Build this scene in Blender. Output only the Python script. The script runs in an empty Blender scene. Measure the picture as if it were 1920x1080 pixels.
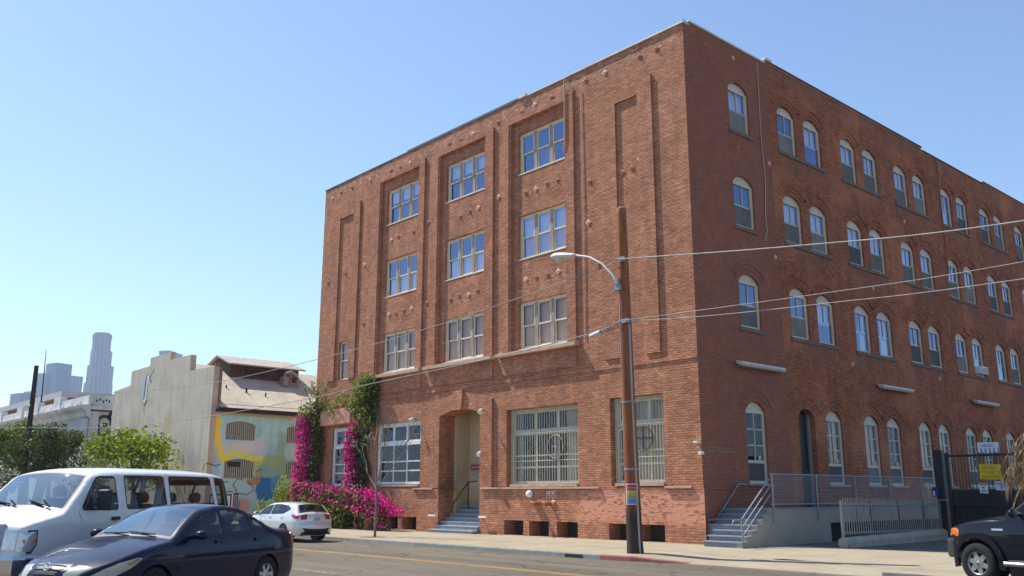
import bpy, bmesh, math, random
from mathutils import Vector, Matrix
from mathutils.geometry import delaunay_2d_cdt
R = math.radians
random.seed(7)
scn = bpy.context.scene
COL = scn.collection

# ------------------------------------------------------------------ camera
CAM_POS = Vector((17.497, -23.629, 1.70))
YAW, PITCH, ROLL, FPX = -0.842307, 0.224892, 0.001054, 1688.68
cam_d = bpy.data.cameras.new('Camera')
cam = bpy.data.objects.new('camera', cam_d); COL.objects.link(cam)
d = Vector((math.sin(YAW)*math.cos(PITCH), math.cos(YAW)*math.cos(PITCH), math.sin(PITCH)))
rr = Vector((math.cos(YAW), -math.sin(YAW), 0)); uu = rr.cross(d)
r2 = rr*math.cos(ROLL)+uu*math.sin(ROLL); u2 = uu*math.cos(ROLL)-rr*math.sin(ROLL)
M = Matrix((r2, u2, -d)).transposed().to_4x4(); M.translation = CAM_POS
cam.matrix_world = M
cam_d.sensor_width = 36.0; cam_d.lens = 36.0*FPX/1920.0
cam_d.clip_start = 0.1; cam_d.clip_end = 20000
scn.camera = cam

# ------------------------------------------------------------------ sky, sun, exposure
SUN = Vector((-0.70, -0.20, 1.0)).normalized()
SUN_EL = math.asin(SUN.z); SUN_AZ = math.atan2(SUN.x, SUN.y)
w = bpy.data.worlds.new('World'); scn.world = w; w.use_nodes = True
nt = w.node_tree; bg = nt.nodes['Background']
sky = nt.nodes.new('ShaderNodeTexSky'); sky.sky_type = 'NISHITA'; sky.sun_disc = False
sky.sun_elevation = SUN_EL; sky.sun_rotation = SUN_AZ % (2*math.pi)
sky.altitude = 60; sky.air_density = 1.0; sky.dust_density = 0.25; sky.ozone_density = 3.0
nt.links.new(sky.outputs[0], bg.inputs[0]); bg.inputs[1].default_value = 0.138
sl = bpy.data.lights.new('Sun', 'SUN'); sl.energy = 5.0; sl.angle = R(0.53); sl.color = (1.0, 0.955, 0.88)
so = bpy.data.objects.new('sun', sl); COL.objects.link(so); so.location = (0, -30, 60)
so.rotation_euler = SUN.to_track_quat('Z', 'Y').to_euler()
scn.view_settings.view_transform = 'Standard'; scn.view_settings.look = 'None'
scn.view_settings.exposure = 0.54; scn.view_settings.gamma = 1.0
scn.cycles.max_bounces = 7; scn.cycles.diffuse_bounces = 3; scn.cycles.glossy_bounces = 3
scn.cycles.transparent_max_bounces = 16; scn.cycles.transmission_bounces = 3
scn.cycles.caustics_reflective = False; scn.cycles.caustics_refractive = False
scn.cycles.sample_clamp_indirect = 6

# ------------------------------------------------------------------ helpers
def tag(o, label=None, cat=None, group=None, kind=None):
    if label: o['label'] = label
    if cat: o['category'] = cat
    if group: o['group'] = group
    if kind: o['kind'] = kind
    return o

def thing(name, label, cat, loc=(0, 0, 0), rz=0.0, group=None):
    o = bpy.data.objects.new(name, None); COL.objects.link(o)
    o.empty_display_size = 0.3
    o.location = loc; o.rotation_euler = (0, 0, rz)
    return tag(o, label, cat, group)

class MB:
    """collects faces, then links them as one mesh object"""
    def __init__(s): s.v = []; s.f = []; s.m = []; s.sm = []
    def add(s, pts, faces, m=0, smooth=False):
        o = len(s.v); s.v += [tuple(p) for p in pts]
        for f in faces:
            s.f.append(tuple(o+i for i in f)); s.m.append(m); s.sm.append(smooth)
        return s
    def quad(s, a, b, c, e, m=0): return s.add([a, b, c, e], [(0, 1, 2, 3)], m)
    def poly(s, pts, m=0): return s.add(pts, [tuple(range(len(pts)))], m)
    def box(s, x0, x1, y0, y1, z0, z1, m=0):
        p = [(x0, y0, z0), (x1, y0, z0), (x1, y1, z0), (x0, y1, z0), (x0, y0, z1), (x1, y0, z1), (x1, y1, z1), (x0, y1, z1)]
        return s.add(p, [(0, 3, 2, 1), (4, 5, 6, 7), (0, 1, 5, 4), (1, 2, 6, 5), (2, 3, 7, 6), (3, 0, 4, 7)], m)
    def bar(s, p0, p1, w, h=None, m=0, up=(0, 0, 1)):
        p0 = Vector(p0); p1 = Vector(p1); t = (p1-p0).normalized(); h = h or w
        u = Vector(up)
        if abs(t.dot(u)) > 0.98: u = Vector((1, 0, 0))
        a = t.cross(u).normalized()*w/2; b = a.cross(t).normalized()*h/2
        p = [p0-a-b, p0+a-b, p0+a+b, p0-a+b, p1-a-b, p1+a-b, p1+a+b, p1-a+b]
        return s.add(p, [(0, 1, 2, 3), (7, 6, 5, 4), (0, 4, 5, 1), (1, 5, 6, 2), (2, 6, 7, 3), (3, 7, 4, 0)], m)
    def tube(s, pts, r, n=8, m=0, caps=True):
        pts = [Vector(p) for p in pts]
        if not hasattr(r, '__len__'): r = [r]*len(pts)
        rings = []; prev = None
        for i, p in enumerate(pts):
            t = (pts[min(i+1, len(pts)-1)]-pts[max(i-1, 0)]).normalized()
            if prev is None:
                a = t.orthogonal().normalized()
            else:
                a = (prev-t*prev.dot(t)).normalized()
            prev = a; b = t.cross(a)
            rings.append([p+(a*math.cos(2*math.pi*k/n)+b*math.sin(2*math.pi*k/n))*r[i] for k in range(n)])
        P = [q for ring in rings for q in ring]; F = []
        for i in range(len(pts)-1):
            for k in range(n):
                F.append((i*n+k, i*n+(k+1) % n, (i+1)*n+(k+1) % n, (i+1)*n+k))
        s.add(P, F, m, True)
        if caps:
            s.add(rings[0], [tuple(range(n))[::-1]], m); s.add(rings[-1], [tuple(range(n))], m)
        return s
    def lathe(s, prof, n=24, m=0, axis='Z', c=(0, 0, 0), smooth=True):
        P = []; F = []
        for (r, h) in prof:
            for k in range(n):
                a = 2*math.pi*k/n; x, y = r*math.cos(a), r*math.sin(a)
                q = {'Z': (x, y, h), 'Y': (x, h, y), 'X': (h, x, y)}[axis]
                P.append((q[0]+c[0], q[1]+c[1], q[2]+c[2]))
        for i in range(len(prof)-1):
            for k in range(n):
                F.append((i*n+k, i*n+(k+1) % n, (i+1)*n+(k+1) % n, (i+1)*n+k))
        return s.add(P, F, m, smooth)
    def prism(s, poly, f0, f1, m=0):
        """poly 2-D points; f0/f1 map (u,v) to the two 3-D faces"""
        n = len(poly); A = [f0(*p) for p in poly]; B = [f1(*p) for p in poly]
        return s.add(A+B, [tuple(range(n))[::-1], tuple(range(n, 2*n))]+[(i, (i+1) % n, n+(i+1) % n, n+i) for i in range(n)], m)
    def build(s, name, mat, parent=None, loc=None, rz=None, recalc=True):
        me = bpy.data.meshes.new(name); me.from_pydata(s.v, [], s.f)
        for mm in (mat if isinstance(mat, (list, tuple)) else [mat]): me.materials.append(mm)
        for p, mi, sm in zip(me.polygons, s.m, s.sm): p.material_index = mi; p.use_smooth = sm
        if recalc:
            bm = bmesh.new(); bm.from_mesh(me); bmesh.ops.recalc_face_normals(bm, faces=bm.faces); bm.to_mesh(me); bm.free()
        me.update()
        o = bpy.data.objects.new(name, me); COL.objects.link(o)
        if parent is not None: o.parent = parent
        if loc is not None: o.location = loc
        if rz is not None: o.rotation_euler = (0, 0, rz)
        return o

def text_mesh(name, txt, size, mat, parent=None, M4=None, extrude=0.002, align='CENTER'):
    cu = bpy.data.curves.new(name, 'FONT'); cu.body = txt; cu.size = size; cu.extrude = extrude
    cu.align_x = align; cu.align_y = 'CENTER'; cu.resolution_u = 2
    tmp = bpy.data.objects.new(name, cu); COL.objects.link(tmp)
    dg = bpy.context.evaluated_depsgraph_get(); dg.update()
    me = bpy.data.meshes.new_from_object(tmp.evaluated_get(dg)); me.name = name
    bpy.data.objects.remove(tmp); bpy.data.curves.remove(cu)
    me.materials.clear(); me.materials.append(mat)
    if M4 is not None: me.transform(M4)
    o = bpy.data.objects.new(name, me); COL.objects.link(o)
    if parent is not None: o.parent = parent
    return o
def face_front(x, y, z):     # text reads for a viewer standing at -Y
    return Matrix(((1, 0, 0, x), (0, 0, -1, y), (0, 1, 0, z), (0, 0, 0, 1)))
def face_right(x, y, z):     # text reads for a viewer standing at +X
    return Matrix(((0, 0, 1, x), (1, 0, 0, y), (0, 1, 0, z), (0, 0, 0, 1)))

# ------------------------------------------------------------------ materials
class NM:
    def __init__(s, name):
        s.mat = bpy.data.materials.new(name); s.mat.use_nodes = True
        s.t = s.mat.node_tree; s.b = s.t.nodes['Principled BSDF']; s.out = s.t.nodes['Material Output']
    def n(s, typ, **kw):
        x = s.t.nodes.new('ShaderNode'+typ)
        for k, v in kw.items():
            if k.startswith('i_'): x.inputs[k[2:].replace('_', ' ')].default_value = v
            else: setattr(x, k, v)
        return x
    def l(s, a, b): s.t.links.new(a, b)
    def math(s, op, a, b=None, c=None, clamp=False):
        x = s.t.nodes.new('ShaderNodeMath'); x.operation = op; x.use_clamp = clamp
        for i, q in enumerate((a, b, c)):
            if q is None: continue
            if hasattr(q, 'default_value'): s.l(q, x.inputs[i])
            else: x.inputs[i].default_value = q
        return x.outputs[0]
    def mix(s, fac, a, b, blend='MIX'):
        x = s.t.nodes.new('ShaderNodeMix'); x.data_type = 'RGBA'; x.blend_type = blend
        for i, q in ((0, fac), (6, a), (7, b)):
            if hasattr(q, 'default_value'): s.l(q, x.inputs[i])
            elif i == 0: x.inputs[0].default_value = q
            else: x.inputs[i].default_value = (*q, 1) if len(q) == 3 else q
        return x.outputs[2]
    def ramp(s, fac, stops, interp='LINEAR'):
        x = s.t.nodes.new('ShaderNodeValToRGB'); x.color_ramp.interpolation = interp
        e = x.color_ramp.elements
        while len(e) < len(stops): e.new(0.5)
        for i, (p, c) in enumerate(stops):
            e[i].position = p; e[i].color = (c, c, c, 1) if not hasattr(c, '__len__') else (*c, 1)
        s.l(fac, x.inputs[0]); return x.outputs[0]
    def sstep(s, val, a, b):
        x = s.t.nodes.new('ShaderNodeMapRange'); x.interpolation_type = 'SMOOTHSTEP'
        s.l(val, x.inputs[0]); x.inputs[1].default_value = a; x.inputs[2].default_value = b
        return x.outputs[0]
    def obj(s):
        tc = s.t.nodes.new('ShaderNodeTexCoord'); return tc.outputs['Object']
    def noise(s, vec, scale, detail=4, rough=0.55, dist=0.0):
        x = s.n('TexNoise'); x.inputs['Scale'].default_value = scale; x.inputs['Detail'].default_value = detail
        x.inputs['Roughness'].default_value = rough; x.inputs['Distortion'].default_value = dist
        if vec is not None: s.l(vec, x.inputs['Vector'])
        return x.outputs['Fac']
    def scale(s, vec, sx, sy, sz, off=(0, 0, 0)):
        x = s.n('Mapping'); x.inputs['Scale'].default_value = (sx, sy, sz); x.inputs['Location'].default_value = off
        s.l(vec, x.inputs['Vector']); return x.outputs[0]
    def bump(s, h, strength=0.4, dist=0.02, normal=None):
        x = s.n('Bump'); x.inputs['Strength'].default_value = strength; x.inputs['Distance'].default_value = dist
        s.l(h, x.inputs['Height'])
        if normal is not None: s.l(normal, x.inputs['Normal'])
        s.l(x.outputs[0], s.b.inputs['Normal']); return x.outputs[0]
    def col(s, c):
        if hasattr(c, 'default_value'): s.l(c, s.b.inputs['Base Color'])
        else: s.b.inputs['Base Color'].default_value = (*c, 1)
    def set(s, rough=None, metal=None, spec=None, coat=None, coat_rough=None):
        for k, v in (('Roughness', rough), ('Metallic', metal), ('Specular IOR Level', spec), ('Coat Weight', coat), ('Coat Roughness', coat_rough)):
            if v is not None: s.b.inputs[k].default_value = v
        return s

def plain(name, c, rough=0.7, var=0.18, scale=3.0, metal=0.0, bump=0.0, bscale=40.0, spec=None, stretch=None):
    """a base colour broken up by two scales of noise"""
    m = NM(name); v = m.obj()
    if stretch: v = m.scale(v, *stretch)
    n1 = m.noise(v, scale, 5, 0.6); n2 = m.noise(v, scale*9, 3)
    f = m.math('ADD', m.math('MULTIPLY', n1, 0.7), m.math('MULTIPLY', n2, 0.3))
    lo = tuple(x*(1-var) for x in c); hi = tuple(min(1, x*(1+var)) for x in c)
    m.col(m.ramp(f, [(0.32, lo), (0.68, hi)]))
    m.set(rough=rough, metal=metal, spec=spec)
    if bump: m.bump(m.noise(m.obj(), bscale, 4), bump, 0.01)
    return m.mat

def uv_wall(m):
    """(u,v) = (along the wall, height) for any upright axis-aligned wall"""
    v = m.obj(); g = m.n('NewGeometry'); sx = m.n('SeparateXYZ'); m.l(v, sx.inputs[0])
    sn = m.n('SeparateXYZ'); m.l(g.outputs['True Normal'], sn.inputs[0])
    ax = m.math('GREATER_THAN', m.math('ABSOLUTE', sn.outputs[0]), 0.7)
    u = m.math('ADD', m.math('MULTIPLY', sx.outputs[1], ax), m.math('MULTIPLY', sx.outputs[0], m.math('SUBTRACT', 1.0, ax)))
    cb = m.n('CombineXYZ'); m.l(u, cb.inputs[0]); m.l(sx.outputs[2], cb.inputs[1])
    return cb.outputs[0], sx.outputs, v

def brick(name, c1, c2, mortar, extra=None, bump=0.7, grime=0.3, speck=0.0, msize=0.012, dashf=0.5):
    m = NM(name); uv, xyz, v = uv_wall(m)
    wob = m.n('TexNoise', i_Scale=1.3); m.l(v, wob.inputs['Vector'])
    b = m.n('TexBrick'); b.offset = 0.5; b.squash = 1.0
    m.l(uv, b.inputs['Vector'])
    b.inputs['Color1'].default_value = (*c1, 1); b.inputs['Color2'].default_value = (*c2, 1); b.inputs['Mortar'].default_value = (*mortar, 1)
    b.inputs['Scale'].default_value = 1.0; b.inputs['Mortar Size'].default_value = msize; b.inputs['Mortar Smooth'].default_value = 0.25
    b.inputs['Bias'].default_value = 0.0; b.inputs['Brick Width'].default_value = 0.225; b.inputs['Row Height'].default_value = 0.080
    c = b.outputs['Color']
    big = m.noise(m.scale(v, 1, 1, 0.7), 0.45, 5, 0.62)
    c = m.mix(grime, c, m.ramp(big, [(0.35, (0.62, 0.58, 0.55)), (0.68, (1.15, 1.13, 1.1))]), 'MULTIPLY')
    streak = m.noise(m.scale(v, 2.6, 2.6, 0.16), 1.0, 4, 0.6)
    c = m.mix(0.5, c, m.ramp(streak, [(0.3, (0.75, 0.73, 0.71)), (0.6, (1.06, 1.05, 1.04))]), 'MULTIPLY')
    dash = m.noise(m.scale(uv, 3.2, 11.0, 1), 1.0, 4, 0.72)
    c = m.mix(dashf, c, m.ramp(dash, [(0.33, (0.55, 0.52, 0.50)), (0.66, (1.38, 1.36, 1.33))]), 'MULTIPLY')
    mid = m.noise(m.scale(v, 1, 1, 1.4), 1.7, 3, 0.6)
    c = m.mix(0.6, c, m.ramp(mid, [(0.34, (0.72, 0.68, 0.66)), (0.66, (1.22, 1.2, 1.17))]), 'MULTIPLY')
    if speck:
        sp = m.noise(m.scale(v, 1, 1, 1.6), 15.0, 2, 0.5)
        c = m.mix(m.math('MULTIPLY', m.sstep(sp, 0.60, 0.72), speck), c, (0.52, 0.33, 0.24))
    if extra: c = extra(m, c, xyz, v)
    m.col(c); m.set(rough=0.9, spec=0.25)
    h = m.math('ADD', m.math('MULTIPLY', m.math('SUBTRACT', 1.0, b.outputs['Fac']), 0.7), m.math('MULTIPLY', dash, 1.5))
    m.bump(h, bump, 0.012)
    return m.mat

def glass_mat(name, tint=(0.75, 0.8, 0.8), refl=0.22, rough=0.015, wav=0.05, ior=1.55, gcol=(0.92, 0.95, 1.0)):
    m = NM(name); m.t.nodes.remove(m.b)
    tr = m.n('BsdfTransparent'); tr.inputs[0].default_value = (*tint, 1)
    gl = m.n('BsdfGlossy'); gl.inputs[0].default_value = (*gcol, 1); gl.inputs['Roughness'].default_value = rough
    lw = m.n('LayerWeight'); lw.inputs[0].default_value = .5
    fac = m.math('ADD', m.math('MULTIPLY', m.math('POWER', lw.outputs['Facing'], 4.0), 0.9-refl), refl+.025, clamp=True)
    mx = m.n('MixShader'); m.l(fac, mx.inputs[0]); m.l(tr.outputs[0], mx.inputs[1]); m.l(gl.outputs[0], mx.inputs[2])
    if wav:
        b = m.n('Bump'); b.inputs['Strength'].default_value = wav; b.inputs['Distance'].default_value = 0.05
        m.l(m.noise(m.obj(), 1.4, 2), b.inputs['Height']); m.l(b.outputs[0], gl.inputs['Normal'])
    m.l(mx.outputs[0], m.out.inputs[0]); return m.mat

def paint(name, c, metal=0.0, rough=0.35, coat=1.0, spec=.5, flake=0.0, dust=0.0, dustc=(0.35, 0.32, 0.27)):
    m = NM(name)
    col = c
    if dust:
        n = m.noise(m.obj(), 2.2, 5, 0.6); g = m.n('NewGeometry'); s = m.n('SeparateXYZ'); m.l(g.outputs['Normal'], s.inputs[0])
        sx = m.n('SeparateXYZ'); m.l(m.obj(), sx.inputs[0])
        low = m.math('SUBTRACT', 1.0, m.sstep(sx.outputs[2], 0.15, 0.75))
        f = m.math('MULTIPLY', m.math('ADD', m.math('MULTIPLY', low, 0.7), m.math('MULTIPLY', m.sstep(s.outputs[2], 0.3, 1.0), 0.5)), m.math('MULTIPLY', n, dust), clamp=True)
        col = m.mix(f, c, dustc)
    m.col(col); m.set(rough=rough, metal=metal, coat=coat, coat_rough=0.04, spec=spec)
    if flake: m.bump(m.noise(m.obj(), 500, 1), flake, 0.001)
    return m.mat

def leaf_mat(name, cols, trans=0.35, rough=0.55, spec=0.3):
    m = NM(name); g = m.n('NewGeometry')
    c = m.ramp(g.outputs['Random Per Island'], [(i/(max(1, len(cols)-1)), q) for i, q in enumerate(cols)])
    m.col(c); m.set(rough=rough, spec=spec)
    tl = m.n('BsdfTranslucent'); m.l(c, tl.inputs[0])
    mx = m.n('MixShader'); mx.inputs[0].default_value = trans
    m.l(m.b.outputs[0], mx.inputs[1]); m.l(tl.outputs[0], mx.inputs[2]); m.l(mx.outputs[0], m.out.inputs[0])
    return m.mat

K = {}
def side_extra(m, c, xyz, v):
    # corner bay repainted a duller brown; more orange brick beyond it
    e = m.math('ADD', xyz[1], m.math('MULTIPLY', m.noise(v, 9, 2), 0.10))
    corner = m.math('SUBTRACT', 1.0, m.sstep(e, 5.14, 5.26))
    c = m.mix(m.math('MULTIPLY', corner, 0.55), c, (0.27, 0.115, 0.08))
    # rain-washed dirt hanging below the sills
    pu = m.math('FRACT', m.math('DIVIDE', m.math('SUBTRACT', xyz[1], 5.6), 4.81)); pz = m.math('FRACT', m.math('DIVIDE', m.math('SUBTRACT', xyz[2], 7.25), 3.65))
    dn = m.noise(m.scale(v, 3.5, 3.5, 0.35), 1.0, 4, .65)
    dirt = m.math('MULTIPLY', m.math('MULTIPLY', m.math('LESS_THAN', pu, .74), m.sstep(pz, .70, .97)), m.sstep(dn, .40, .62))
    dirt = m.math('MULTIPLY', m.math('MULTIPLY', dirt, m.math('GREATER_THAN', xyz[1], 5.4)), .55)
    c = m.mix(dirt, c, (0.20, 0.135, 0.105))
    patch = m.sstep(m.noise(m.scale(v, 1, 1, 1.3), 0.30, 3, 0.5), 0.52, 0.66)
    c = m.mix(m.math('MULTIPLY', m.math('MULTIPLY', patch, m.math('SUBTRACT', 1.0, corner)), 0.3), c, (0.66, 0.25, 0.11))
    return c
def front_extra(m, c, xyz, v):
    # cleaned pinkish brick along the plinth towards the corner
    n = m.noise(m.scale(v, 1, 1, 2.5), 1.6, 4, 0.7)
    a = m.sstep(m.math('ADD', xyz[0], m.math('MULTIPLY', n, 2.2)), -4.9, -3.9)
    z = m.math('MULTIPLY', m.sstep(m.math('ADD', xyz[2], m.math('MULTIPLY', n, 1.0)), 1.05, 1.45),
               m.math('SUBTRACT', 1.0, m.sstep(xyz[2], 1.66, 1.84)))
    mask = m.math('MULTIPLY', m.math('MULTIPLY', a, z), m.math('GREATER_THAN', m.noise(m.scale(v, 2.2, 2.2, 6), 2.0, 2), 0.44))
    worn = m.math('MULTIPLY', m.sstep(m.math('ADD', xyz[2], m.math('MULTIPLY', n, .9)), 17.55, 17.95), m.sstep(m.noise(m.scale(v, 2.0, 2.0, 5), 1.6, 3, .6), .52, .62))
    c = m.mix(m.math('MULTIPLY', worn, .55), c, (0.66, 0.46, 0.36))
    return m.mix(m.math('MULTIPLY', mask, 0.8), c, (0.74, 0.33, 0.22))
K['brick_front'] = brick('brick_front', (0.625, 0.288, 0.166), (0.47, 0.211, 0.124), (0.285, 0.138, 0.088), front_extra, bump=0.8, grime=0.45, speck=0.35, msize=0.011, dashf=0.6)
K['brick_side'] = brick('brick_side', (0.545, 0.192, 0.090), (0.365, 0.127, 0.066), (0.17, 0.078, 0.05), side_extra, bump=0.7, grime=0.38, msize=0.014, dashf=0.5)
#K['render_brown'] = plain('render_brown', (0.27, 0.115, 0.07), 0.85, 0.15, 2.0, bump=0.3, bscale=25)
K['ledge'] = plain('pale_ledge', (0.52, 0.36, 0.25), 0.8, 0.22, 3.0, bump=0.2)
K['coping'] = plain('coping_metal', (0.62, 0.60, 0.57), 0.5, 0.2, 2.0)
K['coping_dark'] = plain('coping_dark', (0.10, 0.09, 0.085), 0.8, 0.3, 2.0)
K['roof'] = plain('flat_roof', (0.30, 0.29, 0.27), 0.9, 0.2, 1.0)
K['frame_cream'] = plain('frame_cream', (0.78, 0.70, 0.54), 0.6, 0.16, 5.0)
K['frame_worn'] = plain('frame_worn', (0.36, 0.28, 0.21), 0.8, 0.5, 9.0, stretch=(1, 1, 0.25))
K['frame_white'] = plain('frame_white', (0.70, 0.72, 0.71), 0.5, 0.10, 4.0)
K['frame_tan'] = plain('frame_tan', (0.60, 0.53, 0.43), 0.6, 0.14, 5.0)
K['screen'] = plain('insect_screen', (0.125, 0.122, 0.115), 0.75, 0.25, 2.0)
K['glass'] = glass_mat('window_glass', (0.84, 0.87, 0.90), 0.24, wav=0.10, gcol=(.52, .68, 1.0))
K['glass_dim'] = glass_mat('window_glass_dim', (0.84, 0.84, 0.84), 0.02, wav=0.03, gcol=(.6, .75, 1.0))
K['blind'] = plain('roller_blind', (0.86, 0.85, 0.83), 0.9, 0.08, 2.0)
K['curtain'] = plain('curtain', (0.76, 0.52, 0.34), 0.95, 0.30, 2.2, stretch=(9, 9, 0.3))
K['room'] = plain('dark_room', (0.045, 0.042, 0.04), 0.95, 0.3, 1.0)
K['cream_plaster'] = plain('cream_plaster', (0.56, 0.46, 0.30), 0.85, 0.12, 1.2)
K['step_blue'] = plain('step_paint', (0.21, 0.235, 0.275), 0.75, 0.2, 5.0)
K['iron'] = plain('dark_iron', (0.035, 0.035, 0.038), 0.55, 0.3, 8.0)
K['steel_grey'] = plain('grey_steel', (0.27, 0.272, 0.29), 0.5, 0.15, 6.0)
K['rust'] = plain('rusty_plate', (0.36, 0.14, 0.085), 0.85, 0.4, 12.0)
K['rust_pale'] = plain('pale_rusty_plate', (0.68, 0.38, 0.27), 0.8, 0.35, 12.0)
K['white_paint'] = plain('white_paint', (0.78, 0.78, 0.76), 0.5, 0.08, 5.0)
K['black_paint'] = plain('black_paint', (0.012, 0.012, 0.014), 0.45, 0.3, 6.0)
# ------------------------------------------------------------------ wall with openings
def arch_pts(u0, u1, vs, rise, n=10):
    """segmental arch from (u1,vs) over to (u0,vs)"""
    h = (u1-u0)/2; cx = (u0+u1)/2
    Rr = (h*h+rise*rise)/(2*rise); cz = vs+rise-Rr; a = math.asin(min(1, h/Rr))
    return [(cx+Rr*math.sin(a-2*a*i/n), cz+Rr*math.cos(a-2*a*i/n)) for i in range(n+1)]

def wall(mb, P, u0, u1, v0, v1, ops, reveal=True):
    us = sorted({u0, u1, *[o['u0'] for o in ops], *[o['u1'] for o in ops]}); us = [u for u in us if u0-1e-6 <= u <= u1+1e-6]
    vs = sorted({v0, v1, *[o['v0'] for o in ops], *[o['v1']+o.get('rise', 0) for o in ops]}); vs = [v for v in vs if v0-1e-6 <= v <= v1+1e-6]
    def inside(u, v):
        return any(o['u0'] < u < o['u1'] and o['v0'] < v < o['v1']+o.get('rise', 0) for o in ops)
    for j in range(len(vs)-1):          # merge runs along u so that the wall stays light
        i = 0
        while i < len(us)-1:
            if inside((us[i]+us[i+1])/2, (vs[j]+vs[j+1])/2): i += 1; continue
            k = i
            while k < len(us)-1 and not inside((us[k]+us[k+1])/2, (vs[j]+vs[j+1])/2): k += 1
            mb.quad(P(us[i], vs[j], 0), P(us[k], vs[j], 0), P(us[k], vs[j+1], 0), P(us[i], vs[j+1], 0)); i = k
    for o in ops:
        a, b, c, e, rise, dp = o['u0'], o['u1'], o['v0'], o['v1'], o.get('rise', 0), o['d']
        if rise:
            ap = arch_pts(a, b, e, rise); top = e+rise
            for q in range(len(ap)-1):
                (x0, z0), (x1, z1) = ap[q], ap[q+1]
                mb.quad(P(x0, z0, 0), P(x0, top, 0), P(x1, top, 0), P(x1, z1, 0))
                if reveal: mb.quad(P(x0, z0, 0), P(x1, z1, 0), P(x1, z1, dp), P(x0, z0, dp))
        if not reveal: continue
        mb.quad(P(a, c, 0), P(a, e, 0), P(a, e, dp), P(a, c, dp))
        mb.quad(P(b, c, 0), P(b, c, dp), P(b, e, dp), P(b, e, 0))
        mb.quad(P(a, c, 0), P(a, c, dp), P(b, c, dp), P(b, c, 0))
        if not rise: mb.quad(P(a, e, 0), P(b, e, 0), P(b, e, dp), P(a, e, dp))

def op(u0, u1, v0, v1, d, rise=0): return dict(u0=u0, u1=u1, v0=v0, v1=v1, d=d, rise=rise)

bld = thing('brick_building', 'four storey red brick corner loft building with cream framed windows', 'building')
FL = -24.30; TOP = 17.85
PF = lambda off: (lambda u, v, dd: (u, off+dd, v))
PS = lambda off: (lambda u, v, dd: (off-dd, u, v))
BAY = [(-18.70, -15.55, -18.37, -15.66), (-13.90, -10.72, -13.58, -10.86), (-9.02, -5.85, -8.69, -5.98)]
ROWS = [(7.26, 9.16), (10.93, 12.77), (14.57, 16.36)]
ZB_ = 1.93
def each(name, mat, boxes):
    for b in boxes: MB().box(*b).build(name, mat, bld)
# ---- front
mb = MB()
ops = [op(a, b, 7.20, 16.86, 0.10) for a, b, _, _ in BAY]
ops += [op(-22.22, -21.17, 7.27, 9.23, 0.22), op(-22.45, -19.6, 2.08, 4.88, 0.24), op(-18.45, -15.0, 2.08, 4.86, 0.24),
        op(-13.55, -10.83, ZB_, 4.93, 0.75, 0.24), op(-9.30, -5.40, 1.97, 4.93, 0.36), op(-3.85, -1.48, 1.97, 4.98, 0.36)]
wall(mb, PF(0.0), FL, 0.0, ZB_, TOP, ops)
for a, b, wa, wb in BAY:                                    # recessed spandrel sheets
    wall(mb, PF(0.10), a, b, 7.20, 16.86, [op(wa, wb, z0, z1, 0.2) for z0, z1 in ROWS])
def fbox(x0, x1, p, z0, z1, back=0.0): mb.box(x0, x1, -p, back, z0, z1)
for (a, b, _, _), oa, ob in zip(BAY, (-19.40, -14.45, -9.55), (-15.05, -10.12, -5.35)):   # raised surrounds
    fbox(oa, a-0.10, 0.085, 7.22, 16.86); fbox(a-0.10, a, 0.045, 7.22, 16.86)
    fbox(b, b+0.08, 0.045, 7.22, 16.86); fbox(b+0.08, ob, 0.085, 7.22, 16.86)
    fbox(oa, ob, 0.085, 16.86, 17.12)
for x0, x1, p0, p1 in ((-23.2, -20.6, -22.52, -21.2), (-3.98, -1.46, -3.2, -2.12)):        # end strips with a sunk panel
    zb = 6.35 if x0 > -10 else 7.3
    fbox(x0, p0, 0.075, zb, 16.42); fbox(p1, x1, 0.075, zb, 16.42); fbox(p0, p1, 0.075, 15.85, 16.42)
for x0, x1 in ((-19.6, -14.95), (-14.62, -10.0), (-9.72, -5.25)):                          # aprons under the second floor sills
    fbox(x0+0.15, x1-0.12, 0.06, 6.28, 7.02)
fbox(-24.32, 0.0, 0.03, 6.0, 6.14)
# plinth
pops = [op(a, b, 0.16, 0.73, 0.6) for a, b in ((-9.34, -8.25), (-7.93, -6.87), (-6.46, -5.41), (-3.93, -2.86), (-2.58, -1.52),
        (-18.55, -17.75), (-17.42, -16.45), (-16.12, -15.06), (-22.3, -21.4), (-21.1, -20.1))]
pops.append(op(-13.55, -10.83, -0.1, ZB_, 0.83))
wall(mb, PF(-0.08), FL-0.08, 0.08, -0.1, ZB_, pops)
mb.quad((FL-.08, -.08, ZB_), (.08, -.08, ZB_), (.08, 0, ZB_), (FL-.08, 0, ZB_))
# door surround
ap = arch_pts(-13.55, -10.83, 4.93, 0.24, 14)
fbox(-14.15, -13.55, 0.09, 1.95, 4.93); fbox(-10.83, -10.10, 0.09, 1.95, 4.93)
pa = [(-14.15, 4.93), (-13.55, 4.93)]+ap[::-1][1:-1]+[(-10.83, 4.93), (-10.10, 4.93), (-10.10, 5.46), (-12.19, 5.92), (-14.15, 5.5)]
mb.prism(pa, lambda u, v: (u, -0.09, v), lambda u, v: (u, 0.0, v))
mb.prism([(-12.42, 5.13), (-11.98, 5.13), (-11.86, 5.95), (-12.54, 5.95)], lambda u, v: (u, -0.19, v), lambda u, v: (u, -0.093, v))
front = mb.build('front_wall', K['brick_front'], bld)

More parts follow.
